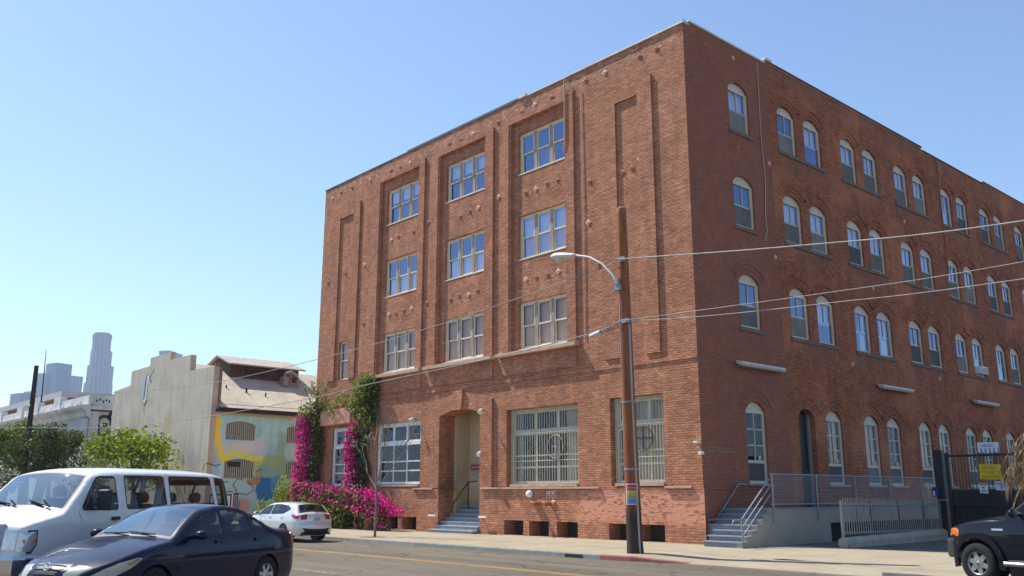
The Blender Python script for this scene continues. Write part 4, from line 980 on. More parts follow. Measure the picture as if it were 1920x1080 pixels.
# roof monitor
mon = plain('monitor_boards', (.085, .06, .045), .9, .4, 2.5, stretch=(1, 5, .4)); mr = plain('monitor_roof', (.40, .34, .29), .85, .3, 2.0, stretch=(.6, 4, 1))
MB().box(-45.0, -41.55, 2.98, 8.25, 9.2, 10.59).build('monitor_wall', mon, rfo)
mb = MB()
mb.quad((-41.05, 2.72, 10.45), (-41.05, 8.55, 10.45), (-43.3, 8.55, 11.23), (-43.3, 2.72, 11.23)); mb.quad((-43.3, 2.72, 11.23), (-43.3, 8.55, 11.23), (-45.5, 8.55, 10.47), (-45.5, 2.72, 10.47))
mb.quad((-41.05, 2.72, 10.35), (-41.05, 8.55, 10.35), (-43.3, 8.55, 11.13), (-43.3, 2.72, 11.13)); mb.quad((-43.3, 2.72, 11.13), (-43.3, 8.55, 11.13), (-45.5, 8.55, 10.37), (-45.5, 2.72, 10.37))
mb.quad((-41.05, 2.72, 10.35), (-41.05, 8.55, 10.35), (-41.05, 8.55, 10.45), (-41.05, 2.72, 10.45)); mb.quad((-41.05, 2.72, 10.35), (-41.05, 2.72, 10.45), (-43.3, 2.72, 11.23), (-43.3, 2.72, 11.13)); mb.quad((-43.3, 2.72, 11.23), (-45.5, 2.72, 10.47), (-45.5, 2.72, 10.37), (-43.3, 2.72, 11.13))
mb.build('monitor_roof', mr, rfo)
mb = MB(); mb.poly([(-41.55, 2.97, 10.59), (-45.0, 2.97, 10.59), (-43.3, 2.97, 11.12)]); mb.build('monitor_gable', mon, rfo)
MB().box(-41.54, -41.50, 4.1, 5.6, 9.75, 10.15).build('vent_opening', K['black_paint'], rfo)
mb = MB()
for x, y, r, h in ((-41.0, 7.3, .22, .75), (-40.7, 7.75, .16, .55), (-40.9, 6.85, .13, .8)): mb.tube([(x, y, rz_(x)-.1), (x, y, rz_(x)+h)], r*.6, 10); mb.lathe([(r, rz_(x)+h*.75), (r*1.25, rz_(x)+h*.8), (r*.2, rz_(x)+h*1.15)], 10, c=(x, y, 0))
mb.box(-41.2, -40.6, 6.6, 7.0, rz_(-41)-.1, rz_(-41)+.55); mb.tube([(-40.75, 6.8, 10.0), (-40.7, 7.2, 10.15), (-40.6, 7.7, 9.85)], .12, 8)
mb.build('roof_vents', plain('vent_tin', (.30, .25, .21), .6, .4, 7), rfo)
mb = MB()
for x, y, r, h in ((-39.2, 3.2, .07, .3), (-39.7, 2.0, .05, .2), (-38.8, 4.4, .05, .25)): mb.tube([(x, y, rz_(x)-.1), (x, y, rz_(x)+h)], r, 8)
mb.build('vent_pipe', K['black_paint'], rfo)
mb = MB(); mb.tube([(-49.8, .8, 10.2), (-49.8, .8, 11.35)], .12, 8); mb.tube([(-52.6, .8, 9.2), (-52.6, .8, 10.15)], .1, 8); mb.build('vent_pipe', plain('flue_grey', (.25, .26, .28), .6, .2), wh)
barm = plain('window_bars_paint', (.42, .46, .39), .7, .2, 5)
for i, o in enumerate(mw):
    a, b, z0, z1, ri = o['u0'], o['u1'], o['v0'], o['v1'], o['rise']
    x = XG-.13; mb = MB(); mb.quad((x, a, z0), (x, b, z0), (x, b, z1+ri), (x, a, z1+ri))
    w_ = mb.build('barred_window', plain('dusty_pane', (.15, .185, .17), .5, .3, 3), wh)
    mb = MB(); n = 14
    for k in range(n+1):
        y = a+.04+(b-a-.08)*k/n; tt = (y-(a+b)/2)/((b-a)/2); zt = z1+ri*(1-tt*tt)*.95; mb.box(XG-.06, XG-.02, y-.032, y+.032, z0+.02, zt)
    mb.box(XG-.02, XG+.0, a, b, z0, z0+.05); mb.build('bars', barm, w_)
    if i == 2: MB().box(XG-.01, XG+.03, 1.35, 2.15, 3.36, 3.66).build('vent_box', K['black_paint'], w_)
# line drawing on the mural
ink = plain('mural_ink', (.03, .055, .07), .9, .2)
def mpt(u, v): return (XG+.012, 1+((380+u/6)-425)/27.5, 6.1-((780+v/6)-790)/30.9)
mb = MB()
for ln in ([(60, 620), (75, 560), (100, 535), (150, 548), (200, 562), (240, 545)], [(290, 740), (345, 742)], [(395, 780), (415, 740), (440, 712), (480, 706), (510, 722)], [(395, 780), (420, 800), (440, 850), (452, 905)], [(560, 745), (600, 770), (625, 800), (615, 845), (560, 885), (470, 872)], [(335, 855), (400, 855)], [(650, 620), (705, 590)]):
    mb.tube([mpt(*q) for q in ln], .022, 5)
mb.build('mural_outline', ink, wh)
# painted winged emblem on the gable
def gp_(u, v): return (-48.55+(u-430)*.0055*1.0+.0, -.012, 10.35-(v-160)*.00325)
mb = MB()
mb.prism([(330, 800), (370, 750), (400, 330), (370, 250), (430, 195), (490, 250), (480, 400), (510, 420), (470, 760), (380, 880)], lambda u, v: gp_(u, v), lambda u, v: (gp_(u, v)[0], .0, gp_(u, v)[2])); mb.prism([(505, 370), (560, 240), (630, 150), (640, 190), (600, 290), (550, 370)], gp_, lambda u, v: (gp_(u, v)[0], .0, gp_(u, v)[2]))
em = mb.build('painted_emblem', plain('emblem_white', (.60, .58, .54), .9, .1), wh)
def gq(u, v): a = gp_(u, v); return (a[0], -.016, a[2])
mb = MB(); mb.prism([(225, 270), (300, 300), (345, 380), (330, 760), (240, 620), (240, 400)], gq, lambda u, v: (gp_(u, v)[0], .0, gp_(u, v)[2])); mb.build('blue_wing', plain('emblem_blue', (.36, .50, .54), .9, .12, 4), em)
mb = MB()
for ln in ([(350, 780), (370, 400), (365, 270), (425, 190), (490, 260), (500, 370), (560, 240), (630, 140)], [(440, 760), (455, 420)], [(320, 850), (385, 905), (470, 800)], [(365, 1010), (395, 1000)], [(500, 400), (560, 380)]): mb.tube([(gp_(*q)[0], -.012, gp_(*q)[2]) for q in ln], .022, 5)
mb.build('emblem_outline', plain('emblem_ink', (.20, .18, .18), .9, .1), em)

# ------------------------------------------------------------------ ornate white building farther left
wb = thing('ornate_building', 'old white commercial building with heavy cornice and graffiti', 'building')
ww = stained('white_stucco', (.62, .61, .58)); wbg = stained('beige_stucco', (.50, .45, .36))
mb = MB(); XW = -61.1
mb.quad((-105, .0, 0), (XW, .0, 0), (XW, .0, 8.3), (-105, .0, 8.3)); mb.quad((-105, 0, 0), (-105, 14, 0), (-105, 14, 8.3), (-105, 0, 8.3)); mb.build('front_wall', plain('blue_white_wall', (.50, .51, .53), .9, .1, .6), wb)
MB().quad((XW, 0, 0), (XW, 14, 0), (XW, 14, 8.3), (XW, 0, 8.3)).build('side_wall', wbg, wb)
mb = MB(); mb.prism([(0, 7.75), (-.25, 7.9), (-.35, 8.3), (-.75, 8.55), (-.80, 8.78), (0, 8.86)], lambda u, v: (-105, u, v), lambda u, v: (XW+.25, u, v)); mb.box(XW, XW+.28, 0, 14, 8.45, 8.75); mb.build('cornice', ww, wb)
mb = MB(); mb.box(-105, XW+.02, -.15, .25, 8.86, 9.62); mb.box(XW-.25, XW+.02, .25, 14, 8.75, 9.66)
for x in (-98, -91, -83.0, -77.5, -70.5): mb.box(x, x+1.9, -.28, .30, 8.87, 10.05)
for x in (-75.3, -72.9, -69.2, -66.8, -64.4): mb.box(x, x+1.4, -.20, -.14, 9.08, 9.30)
mb.build('parapet', ww, wb)
MB().quad((-105, .2, 8.9), (XW, .2, 8.9), (XW, 14, 8.9), (-105, 14, 8.9)).build('roof', K['roof'], wb)
mb = MB(); mb.box(-62.0, -61.15, -.32, -.02, 0, 7.7); mb.box(XW+.01, XW+.10, .05, .75, 0, 8.3); mb.build('corner_pier', ww, wb)
MB().box(XW+.11, XW+1.6, .3, 3.6, 0, 6.1).build('low_annex', stained('annex_grey', (.38, .36, .33)), wb)
mb = MB(); gx = XW+.015
def arc(cy, cz, r, a0, a1, w, n=14):
    P = []
    for i in range(n+1):
        a = a0+(a1-a0)*i/n; P.append((cy+(r+w/2)*math.cos(a), cz+(r+w/2)*math.sin(a)))
    for i in range(n+1):
        a = a1+(a0-a1)*i/n; P.append((cy+(r-w/2)*math.cos(a), cz+(r-w/2)*math.sin(a)))
    for i in range(n): mb.add([(gx+.01, *P[i]), (gx+.01, *P[i+1]), (gx+.01, *P[2*n-i]), (gx+.01, *P[2*n+1-i])], [(0, 1, 2, 3)])
arc(1.25, 7.4, .55, -.6, 4.2, .26); arc(1.30, 7.25, .15, 0, 6.28, .12); arc(1.95, 7.9, .36, -1, 3.6, .28); arc(2.35, 7.45, .4, .5, 3.9, .2); arc(1.2, 6.75, .35, 2.4, 5.6, .16); arc(2.1, 6.9, .5, 3.2, 6.0, .2)
for y, z in ((.5, 9.2), (.75, 9.3), (1.0, 9.15), (1.25, 9.28), (1.5, 9.2)): mb.box(XW+.03, XW+.04, y-.08, y+.05, z-.1, z+.08)
mb.build('graffiti', plain('graffiti_black', (.03, .03, .06), .8, .2), wb)
bb = thing('brown_building', 'low brown building with pale flat roof edge behind the pole', 'building')
MB().box(-150, -112, 12, 30, 0, 14.2).build('wall', plain('brown_stucco', (.22, .12, .09), .9, .2, .5), bb); MB().box(-151, -111.4, 11.4, 30.5, 14.2, 15.0).build('roof', plain('pale_roof_edge', (.45, .45, .46), .8, .1, .5), bb)
t = thing('radio_mast', 'thin dark radio mast rising behind the white parapet', 'mast')
MB().tube([(-95.4, 5, 8.8), (-95.5, 5, 13), (-95.9, 5, 18)], [.11, .09, .04], 6).build('mast_tube', K['iron'], t)
pl = thing('utility_pole', 'bare dark wooden pole standing among the far left bushes', 'pole')
MB().tube([(-54.4, -6, 0), (-54.4, -6, 4), (-54.4, -6, 10.8)], [.22, .2, .15], 10).build('pole_shaft', plain('dark_pole', (.045, .03, .022), .85, .3, 3, stretch=(8, 8, .5)), pl)
MB().tube([(-54.4, -6.2, 7.9), (-54.4, -6.0, 7.9)], .12, 8).build('insulator', K['white_paint'], pl)

# ------------------------------------------------------------------ downtown towers, about two kilometres away
def tower_mat(name, c, sx=7.0, sz=4.0):
    m = NM(name); uv, xyz, v = uv_wall(m); s = m.n('SeparateXYZ'); m.l(uv, s.inputs[0])
    a = m.math('GREATER_THAN', m.math('FRACT', m.math('DIVIDE', s.outputs[0], sx)), .45); b = m.math('GREATER_THAN', m.math('FRACT', m.math('DIVIDE', s.outputs[1], sz)), .4)
    m.col(m.mix(m.math('MULTIPLY', a, b), c, tuple(x*.55 for x in c))); m.set(rough=.6); return m.mat
def polar(az, dd): return CAM_POS.x+dd*math.sin(R(az)), CAM_POS.y+dd*math.cos(R(az))
def seg_tower(mb, az, dd, w, dpt, z0, z1, n=4, rot=0.0, twist=0.0):
    cx, cy = polar(az, dd); P = []
    for k in range(n):
        a = 2*math.pi*(k+.5)/n+rot; r = w/2/math.cos(math.pi/4) if n == 4 else w/2*1.08
        P.append((cx+r*math.cos(a), cy+r*math.sin(a)*dpt/w))
    mb.add([(*p, z0) for p in P]+[(*p, z1) for p in P], [(i, (i+1) % n, n+(i+1) % n, n+i) for i in range(n)]+[tuple(range(n, 2*n))])
tm = tower_mat('tower_stone', (.33, .33, .35)); tg = tower_mat('tower_glass', (.20, .24, .31), 5, 4)
T1 = thing('skyscraper', 'tallest hazy tower with rounded crown and stepped shoulders', 'skyscraper')
mb = MB()
seg_tower(mb, -72.95, 2000, 51, 50, 0, 218, 8, .2); seg_tower(mb, -72.92, 2000, 46, 46, 218, 254, 8, .2); seg_tower(mb, -72.96, 2000, 38, 38, 254, 284, 12); seg_tower(mb, -73.0, 2000, 33, 33, 284, 312, 14); mb.build('shaft', tm, T1)
mb = MB(); seg_tower(mb, -73.0, 2000, 34.5, 34.5, 309, 318, 14); seg_tower(mb, -73.0, 2000, 29, 29, 318, 321, 14); mb.build('crown', tm, T1)
T2 = thing('skyscraper', 'broad hazy tower with flat raised centre left of the tallest', 'skyscraper')
mb = MB(); seg_tower(mb, -75.55, 2050, 28, 34, 0, 238, 4, .3); seg_tower(mb, -74.42, 2050, 26, 34, 0, 236, 4, .3); mb.build('side_block', tm, T2); mb = MB(); seg_tower(mb, -75.08, 2040, 38, 34, 0, 258, 4, .3); mb.build('shaft', tg, T2)
T3 = thing('skyscraper', 'low hazy block beside the bare pole', 'skyscraper'); mb = MB(); seg_tower(mb, -76.7, 1900, 38, 30, 0, 181, 4, .3); mb.build('shaft', tg, T3); mb = MB(); seg_tower(mb, -76.2, 1900, 22, 25, 0, 186, 4, .3); mb.build('side_block', tm, T3)
T4 = thing('skyscraper', 'hazy flat topped tower peeking over the stepped gable', 'skyscraper'); mb = MB(); seg_tower(mb, -69.15, 2100, 42, 34, 0, 301, 4, .55); mb.build('shaft', tg, T4); mb = MB(); seg_tower(mb, -69.35, 2100, 26, 26, 301, 306, 4, .55); mb.build('crown', tm, T4)
T5 = thing('skyscraper', 'short hazy block between the two tall towers', 'skyscraper'); mb = MB(); seg_tower(mb, -73.95, 2150, 18, 20, 0, 206, 4, .3); mb.build('shaft', tm, T5)

# ------------------------------------------------------------------ foliage
def leaves(mb, pts, size, r, flat=0.0, asp=1.7, m=0):
    for p in pts:
        a = r.uniform(0, 6.283); z = r.uniform(-1, 1) if r.random() > flat else r.uniform(-.35, .35)
        q = math.sqrt(max(0, 1-z*z)); u = Vector((q*math.cos(a), q*math.sin(a), z)); w_ = u.orthogonal().normalized()
        w_ = (w_*math.cos(a*3.7)+u.cross(w_)*math.sin(a*3.7)); s = size*r.uniform(.6, 1.3); p = Vector(p)
        mb.add([p, p+u*s*.5+w_*s*.5/asp, p+u*s, p+u*s*.5-w_*s*.5/asp], [(0, 1, 2, 3)], m)
def cloud(c, rad, n, r, shell=.55):
    out = []
    for _ in range(n):
        while True:
            q = Vector((r.uniform(-1, 1), r.uniform(-1, 1), r.uniform(-1, 1)))
            if shell < q.length < 1 or (q.length < 1 and r.random() < .15): break
        out.append((c[0]+q.x*rad[0], c[1]+q.y*rad[1], c[2]+q.z*rad[2]))
    return out
def branch(mb, p, dr, L, rad, depth, r, tips, spread=.6):
    p = Vector(p); dr = Vector(dr).normalized(); pts = [p]; q = p
    for i in range(4):
        dr = (dr+Vector((r.uniform(-.12, .12), r.uniform(-.12, .12), r.uniform(-.04, .12)))).normalized(); q = q+dr*L/4; pts.append(q)
    mb.tube(pts, [rad*(1-.13*i) for i in range(5)], 6 if rad < .05 else 8, caps=False)
    if depth == 0: tips.append(q); return
    for k in range(r.choice((2, 3))):
        nd = (dr+Vector((r.uniform(-1, 1), r.uniform(-1, 1), r.uniform(-.2, .6)))*spread).normalized()
        branch(mb, pts[r.choice((3, 4))], nd, L*r.uniform(.62, .85), rad*.6, depth-1, r, tips, spread)
bark = plain('bark', (.12, .09, .07), .9, .35, 6, stretch=(4, 4, .6))
def tree(label, base, h, cr, clumps, nleaf, size, lm, seed, name='tree', trunk=.16, group=None):
    r = random.Random(seed); t = thing(name, label, 'tree', base, 0, group)
    mb = MB(); tips = []; mb.tube([(0, 0, 0), (.05, .03, h*.22), (.02, -.04, h*.42)], [trunk, trunk*.8, trunk*.65], 9)
    for k in range(5): a = k*1.26+r.random(); branch(mb, (.02, -.04, h*.40), (math.cos(a), math.sin(a), 1.1), h*.26, trunk*.5, 2, r, tips, .55)
    mb.build('trunk', bark, t)
    mb = MB(); cl = []
    for k in range(clumps):
        a = r.uniform(0, 6.28); rr_ = cr*math.sqrt(r.random())*.85; zz = h*r.uniform(.42, .90); f = 1-abs(zz/h-.6)*1.1
        cl.append(((rr_*f*math.cos(a), rr_*f*math.sin(a), zz), cr*r.uniform(.22, .42)))
    for q in tips: cl.append((tuple(q), cr*r.uniform(.16, .28)))
    per = max(10, nleaf//len(cl))
    for c, s in cl: leaves(mb, cloud(c, (s, s, s*.8), per, r), size, r, .3)
    mb.build('crown', lm, t); return t
lm_b = leaf_mat('leaf_bright', [(.10, .165, .008), (.19, .27, .014), (.30, .37, .03), (.14, .20, .010)], .4)
lm_d = leaf_mat('leaf_dark', [(.035, .050, .010), (.075, .098, .014), (.13, .145, .025), (.05, .068, .011)], .3)
lm_m = leaf_mat('leaf_mid', [(.06, .10, .010), (.11, .17, .018), (.17, .22, .03), (.08, .13, .012)], .35)
tree('bright green airy tree in front of the grey gable', (-41.0, -3, .1), 5.5, 3.9, 26, 4300, .27, lm_b, 3)
tree('dark bushy tree right of the bare pole', (-53.2, -4.6, .1), 6.4, 2.7, 30, 6500, .22, lm_d, 8, trunk=.2)
tree('dense green tree left of the bare pole', (-60.5, -4.2, .1), 7.0, 3.0, 30, 6000, .24, lm_m, 21, trunk=.2)
tree('second dense tree at the far left edge', (-66.5, -4.4, .1), 7.4, 3.2, 26, 4500, .25, lm_d, 22, trunk=.2)
def shrub(name, label, base, rad, h, n, size, lm, seed, cat='shrub', stems=6):
    r = random.Random(seed); t = thing(name, label, cat, base); mb = MB()
    for k in range(stems): a = r.uniform(0, 6.28); mb.tube([(0, 0, 0), (rad*.3*math.cos(a), rad*.3*math.sin(a), h*.5), (rad*.6*math.cos(a), rad*.6*math.sin(a), h*.85)], [.03, .02, .01], 5)
    mb.build('stem', bark, t); mb = MB()
    for k in range(14):
        a = r.uniform(0, 6.28); q = rad*.7*math.sqrt(r.random()); leaves(mb, cloud((q*math.cos(a), q*math.sin(a), h*r.uniform(.25, .85)), (rad*.4, rad*.4, h*.2), n//14, r), size, r)
    mb.build('foliage', lm, t); return t
lm_y = leaf_mat('leaf_yellowgreen', [(.16, .22, .02), (.24, .30, .03), (.30, .36, .05), (.20, .26, .03)], .4)
lm_w = leaf_mat('leaf_pale', [(.05, .08, .02), (.07, .11, .03), (.32, .34, .26), (.45, .46, .38)], .25)
shrub('shrub', 'upright yellow green shrub in front of the mural', (-30.7, 1.9, .13), .85, 2.6, 1500, .17, lm_y, 31)
shrub('shrub', 'low yellow green plant beside the taller mural shrub', (-31.6, 1.2, .13), .6, 1.25, 500, .15, lm_y, 32)
shrub('shrub', 'small reddish plant beside the bougainvillea', (-27.2, .6, .13), .8, 1.3, 600, .15, leaf_mat('leaf_rust', [(.10, .05, .03), (.16, .08, .05), (.25, .15, .10), (.08, .07, .02)], .2), 33)
shrub('shrub', 'white flowering shrub at the left edge beyond the van', (-50.5, -8.5, 0), 1.6, 3.3, 1500, .22, lm_w, 34)
shrub('shrub', 'dark low shrub behind the van roof', (-46.5, -4.5, .1), 2.0, 3.0, 1400, .22, lm_d, 35)

# bougainvillea
bo = thing('bougainvillea', 'magenta bougainvillea climbing two columns of the brick front', 'climbing plant', (0, 0, 0))
r = random.Random(77)
mg = leaf_mat('bract_magenta', [(.18, .008, .08), (.48, .014, .21), (.76, .03, .29), (.30, .01, .11), (.88, .12, .44), (.62, .02, .23)], .4, .6, .15); vl = leaf_mat('vine_leaf', [(.032, .05, .010), (.07, .10, .016), (.13, .16, .03), (.05, .07, .012)], .25); vy = leaf_mat('vine_leaf_light', [(.09, .14, .014), (.18, .23, .025), (.27, .30, .06), (.32, .31, .12)], .3)
fl, dk, lt, stv = MB(), MB(), MB(), MB()
def put(mb, c, rad, n, s): leaves(mb, cloud(c, rad, n, r, .3), s, r)
z = .3
while z < 6.2:     # left column at the corner
    x = -24.3+.16*math.sin(z*2)+r.uniform(-.14, .14); put(dk, (x+.75, -.30, z), (.55, .28, .4), 90, .16)
    if z < 5.6: put(fl, (x-.05+.2*r.random(), -.55, z), (.70*r.uniform(.75, 1.15), .46, .36), 165 if z > 1 else 50, .15); put(dk, (x, -.5, z), (.5, .38, .36), 40, .15)
    if z > 5.0: put(lt, (x+r.uniform(-.4, .6), -.45, z+.1), (.75, .35, .3), 110, .15)
    z += .27
z = 2.2
while z < 7.0:     # right column between the two shop windows
    x = -19.75+.12*math.sin(z*3)+r.uniform(-.12, .12)+(.55 if z > 4.9 else 0)
    put(dk, (x+.45, -.25, z), (.45 if z < 4.9 else .75, .25, .35), 90, .16)
    if z < 5.1: put(fl, (x-.25+.25*r.random(), -.48, z), (.48, .38, .34), 130, .14); put(dk, (x-.2, -.42, z), (.42, .3, .32), 36, .15)
    if z > 4.6: put(lt, (x+r.uniform(-.35, .35), -.42, z), (.80-.13*abs(z-5.6), .35, .32), 170, .16)
    z += .25
for k in range(10): put(lt, (-23.6+.42*k, -.35, 6.05+.3*math.sin(k*1.3)), (.4, .28, .28), 60, .15)
for k in range(26):   # low mass along the plinth
    x = -24.3+.32*k+r.uniform(-.1, .1); top = 2.15-.03*k if k < 17 else 1.75-.11*(k-17)
    for zz in (top, top-.45): put(fl, (x, -.75-.2*r.random(), zz), (.34, .36, .28), 42 if k < 17 else 60, .14); put(lt, (x, -.85, zz-.1), (.4, .35, .3), 26, .14); put(dk, (x, -.8, zz-.1), (.4, .35, .35), 60, .15)
    if k < 15: put(dk, (x, -.6, 1.0), (.45, .45, .75), 130, .17); put(lt, (x, -.95, r.uniform(.7, 1.5)), (.4, .3, .35), 40, .15)
for k in range(9): put(fl, (-17.6+.27*k, -.85, 1.75-.10*k), (.30, .33, .22), 90, .14)
put(dk, (-20.4, -.8, .55), (1.0, .5, .55), 420, .17); put(dk, (-19.6, -.85, .5), (.5, .4, .45), 200, .17)
for x0, zt in ((-23.7, 6), (-23.4, 5.6), (-19.5, 6.4), (-19.2, 5.5)):
    stv.tube([(x0+.3, -.35, .1), (x0+.1, -.25, 1.6), (x0-.05, -.25, 3.5), (x0+.1, -.25, zt)], [.05, .04, .03, .015], 6)
for k in range(26):
    a = r.uniform(-.8, .8); b0 = (r.choice((-24.2, -23.4, -22.6, -19.3, -18.6)), -.35, r.uniform(6.0, 6.7)); stv.tube([b0, (b0[0]+.35*math.sin(a), -.5, b0[2]+.45), (b0[0]+.8*math.sin(a), -.55, b0[2]+.75)], [.012, .009, .005], 4)
    put(lt, (b0[0]+.55*math.sin(a), -.5, b0[2]+.55), (.22, .15, .3), 14, .12)
stv.build('stem', bark, bo); dk.build('foliage', vl, bo); lt.build('foliage', vy, bo); fl.build('blossom', mg, bo)
# bare young street tree
bt = thing('bare_tree', 'leafless young street tree in a sidewalk pit', 'tree', (-11.9, -4.25, .13))
r = random.Random(12); tw = plain('grey_twig', (.22, .18, .15), .9, .2, 5); mb = MB(); tips = []
mb.tube([(0, 0, 0), (.01, 0, .8), (-.02, .02, 1.7), (0, 0, 1.95)], [.052, .042, .038, .036], 8, caps=True)
for a, L, up, z0 in ((2.9, 1.1, .75, 1.72), (3.3, .9, 1.2, 1.8), (.15, 1.25, 1.0, 1.75), (.5, 1.1, 1.3, 1.95), (1.7, 1.2, 2.2, 1.95), (-1.4, 1.2, 2.4, 1.95), (2.4, 1.2, 2.0, 1.95), (-.4, 1.3, 1.4, 1.85)):
    branch(mb, (0, 0, z0), (math.cos(a), .5*math.sin(a), up), L*1.15, .021, 2, r, tips, .38)
mb.build('trunk', tw, bt)
mb = MB()
for q in tips[:14]: leaves(mb, cloud(q, (.16, .16, .16), 5, r), .12, r)
mb.build('last_leaves', leaf_mat('leaf_grey', [(.22, .24, .19), (.30, .32, .27)], .2), bt)
# dried shaggy plant at the right edge
dp = thing('dead_palm', 'shaggy dried brown palm drooping in from the right edge', 'palm', (10.35, .1, .12))
r = random.Random(5); mb = MB(); mb.tube([(0, 0, 0), (.03, 0, 1.6), (0, 0, 3.0)], [.2, .17, .15], 10); mb.build('trunk', bark, dp)
mb = MB(); sk = MB()
for k in range(74):
    a = r.uniform(0, 6.283); z0 = r.uniform(2.3, 3.35); L = r.uniform(.9, 1.5)
    d0 = Vector((math.cos(a), math.sin(a), 0)); pts = [Vector((0, 0, z0))]
    sl = r.uniform(.0, .5); q = pts[0].copy()
    for i in range(6): sl -= .42; q = q+(d0*.20+Vector((0, 0, .16*sl)))*L*(1.1-.08*i); pts.append(q.copy())
    mb.tube(pts, [.018, .016, .014, .012, .010, .008, .005], 4)
    for i in range(1, 7):
        for s_ in range(9):
            p = pts[i-1].lerp(pts[i], r.random()); side = d0.cross(Vector((0, 0, 1)))*r.uniform(-1, 1)
            e = p+side*.16*L+Vector((0, 0, -r.uniform(.15, .42)))+d0*r.uniform(-.02, .12); wv = d0*.012+side.orthogonal().normalized()*.006
            sk.add([p-wv, p+wv, (p+e)/2+wv*.9+Vector((0, 0, .04)), e, (p+e)/2-wv*.9+Vector((0, 0, .04))], [(0, 1, 2, 3, 4)])
mb.build('frond_stalks', plain('dry_stalk', (.30, .22, .13), .9, .3, 6), dp)
sk.build('fronds', leaf_mat('dry_frond', [(.10, .062, .034), (.19, .125, .07), (.30, .22, .13), (.15, .095, .052)], .2), dp)
# odds and ends by the mural
t = thing('maze_board', 'square black framed board with a concentric maze pattern by the mural', 'board', (-33.8, -.5, .13), R(38))
MB().box(-.75, .75, -.04, 0, 0.1, 1.62).build('panel', plain('board_white', (.62, .58, .56), .7, .08), t)
mb = MB()
for q, th in ((.70, .09), (.42, .055), (.29, .05), (.15, .05)):
    c = .86; 
    for x0, x1, z0, z1 in ((-q, q, c+q-th, c+q), (-q, q, c-q, c-q+th), (-q, -q+th, c-q+th, c+q-th), (q-th, q, c-q+th, c+q-th)): mb.box(x0, x1, -.055, -.041, z0, z1)
mb.box(-.06, .03, -.055, -.041, .82, .9); mb.build('maze_lines', K['black_paint'], t)
t = thing('striped_bin', 'dark and white striped metal bin against the mural', 'bin', (-36.7, 1.55, .13))
mb = MB(); mb.box(-.25, .25, -.28, .28, 0, 1.55); mb.build('body', plain('bin_grey', (.45, .44, .46), .7, .15, 4), t)
mb = MB()
for k in range(5): mb.box(.251, .262, -.25+.11*k, -.20+.11*k, .05, 1.45)
mb.box(-.27, .27, -.3, .3, 1.5, 1.6); mb.build('slats', plain('bin_dark', (.06, .05, .08), .7, .2), t)
t = thing('pink_board', 'blank pale pink board leaning on the mural', 'board', (-36.9, 2.45, .6)); MB().box(-.03, .03, -.3, .3, .05, .75).build('panel', plain('pink_panel', (.60, .43, .38), .8, .08, 3), t); MB().box(-.05, .05, -.3, -.25, -.5, .05).box(-.05, .05, .25, .3, -.5, .05).build('leg', K['white_paint'], t)
t = thing('white_post', 'short white post at the foot of the bougainvillea', 'post', (-21.7, -.75, .13)); MB().box(-.10, .10, -.10, .10, 0, .72).build('post_body', K['white_paint'], t); MB().lathe([(.11, .72), (.11, .76), (.0, .80)], 8).build('cap', K['white_paint'], t)
# ------------------------------------------------------------------ vehicles
def interp(tab, x):
    if x <= tab[0][0]: return tab[0][1]
    for (a, p), (b, q) in zip(tab, tab[1:]):
        if x <= b: return p+(q-p)*(x-a)/(b-a)
    return tab[-1][1]
def sinterp(tab, x):
    """smooth (monotone-ish) interpolation"""
    if x <= tab[0][0]: return tab[0][1]
    for i, ((a, p), (b, q)) in enumerate(zip(tab, tab[1:])):
        if x <= b:
            t = (x-a)/(b-a); m0 = (q-tab[i-1][1])/(b-tab[i-1][0]) if i else (q-p)/(b-a); m1 = (tab[i+2][1]-p)/(tab[i+2][0]-a) if i+2 < len(tab) else (q-p)/(b-a)
            h = b-a; return (2*t**3-3*t*t+1)*p+(t**3-2*t*t+t)*h*m0+(-2*t**3+3*t*t)*q+(t**3-t*t)*h*m1
    return tab[-1][1]
def inpoly(p, poly):
    x, y = p; c = False; n = len(poly)
    for i in range(n):
        x0, y0 = poly[i]; x1, y1 = poly[(i+1) % n]
        if (y0 > y) != (y1 > y) and x < (x1-x0)*(y-y0)/(y1-y0)+x0: c = not c
    return c
def offset_poly(poly, dd):
    n = len(poly); ar = sum(poly[i][0]*poly[(i+1) % n][1]-poly[(i+1) % n][0]*poly[i][1] for i in range(n)); sg = 1 if ar > 0 else -1; out = []
    for i in range(n):
        p0, p1, p2 = Vector(poly[i-1]), Vector(poly[i]), Vector(poly[(i+1) % n]); a = (p1-p0).normalized(); b = (p2-p1).normalized()
        na = Vector((a.y, -a.x))*sg; nb = Vector((b.y, -b.x))*sg; m = na+nb
        m = m/max(.35, m.length_squared/2) if m.length > 1e-6 else na
        q = p1+m*dd*.98; out.append((q.x, q.y))
    return out
def rounded(poly, rad, n=4):
    out = []; N = len(poly)
    for i in range(N):
        p0, p1, p2 = Vector(poly[i-1]), Vector(poly[i]), Vector(poly[(i+1) % N]); a = p0-p1; b = p2-p1
        q = min(rad, a.length*.4, b.length*.4); s, e = p1+a.normalized()*q, p1+b.normalized()*q
        for k in range(n+1):
            t = k/n; v = s*(1-t)**2+p1*2*t*(1-t)+e*t*t; out.append((v.x, v.y))
    return out
def seg_dist(p, a, b):
    ax, az = a; bx, bz = b; dx, dz = bx-ax, bz-az; L = dx*dx+dz*dz
    t = 0 if L == 0 else max(0, min(1, ((p[0]-ax)*dx+(p[1]-az)*dz)/L)); return math.hypot(p[0]-ax-t*dx, p[1]-az-t*dz)

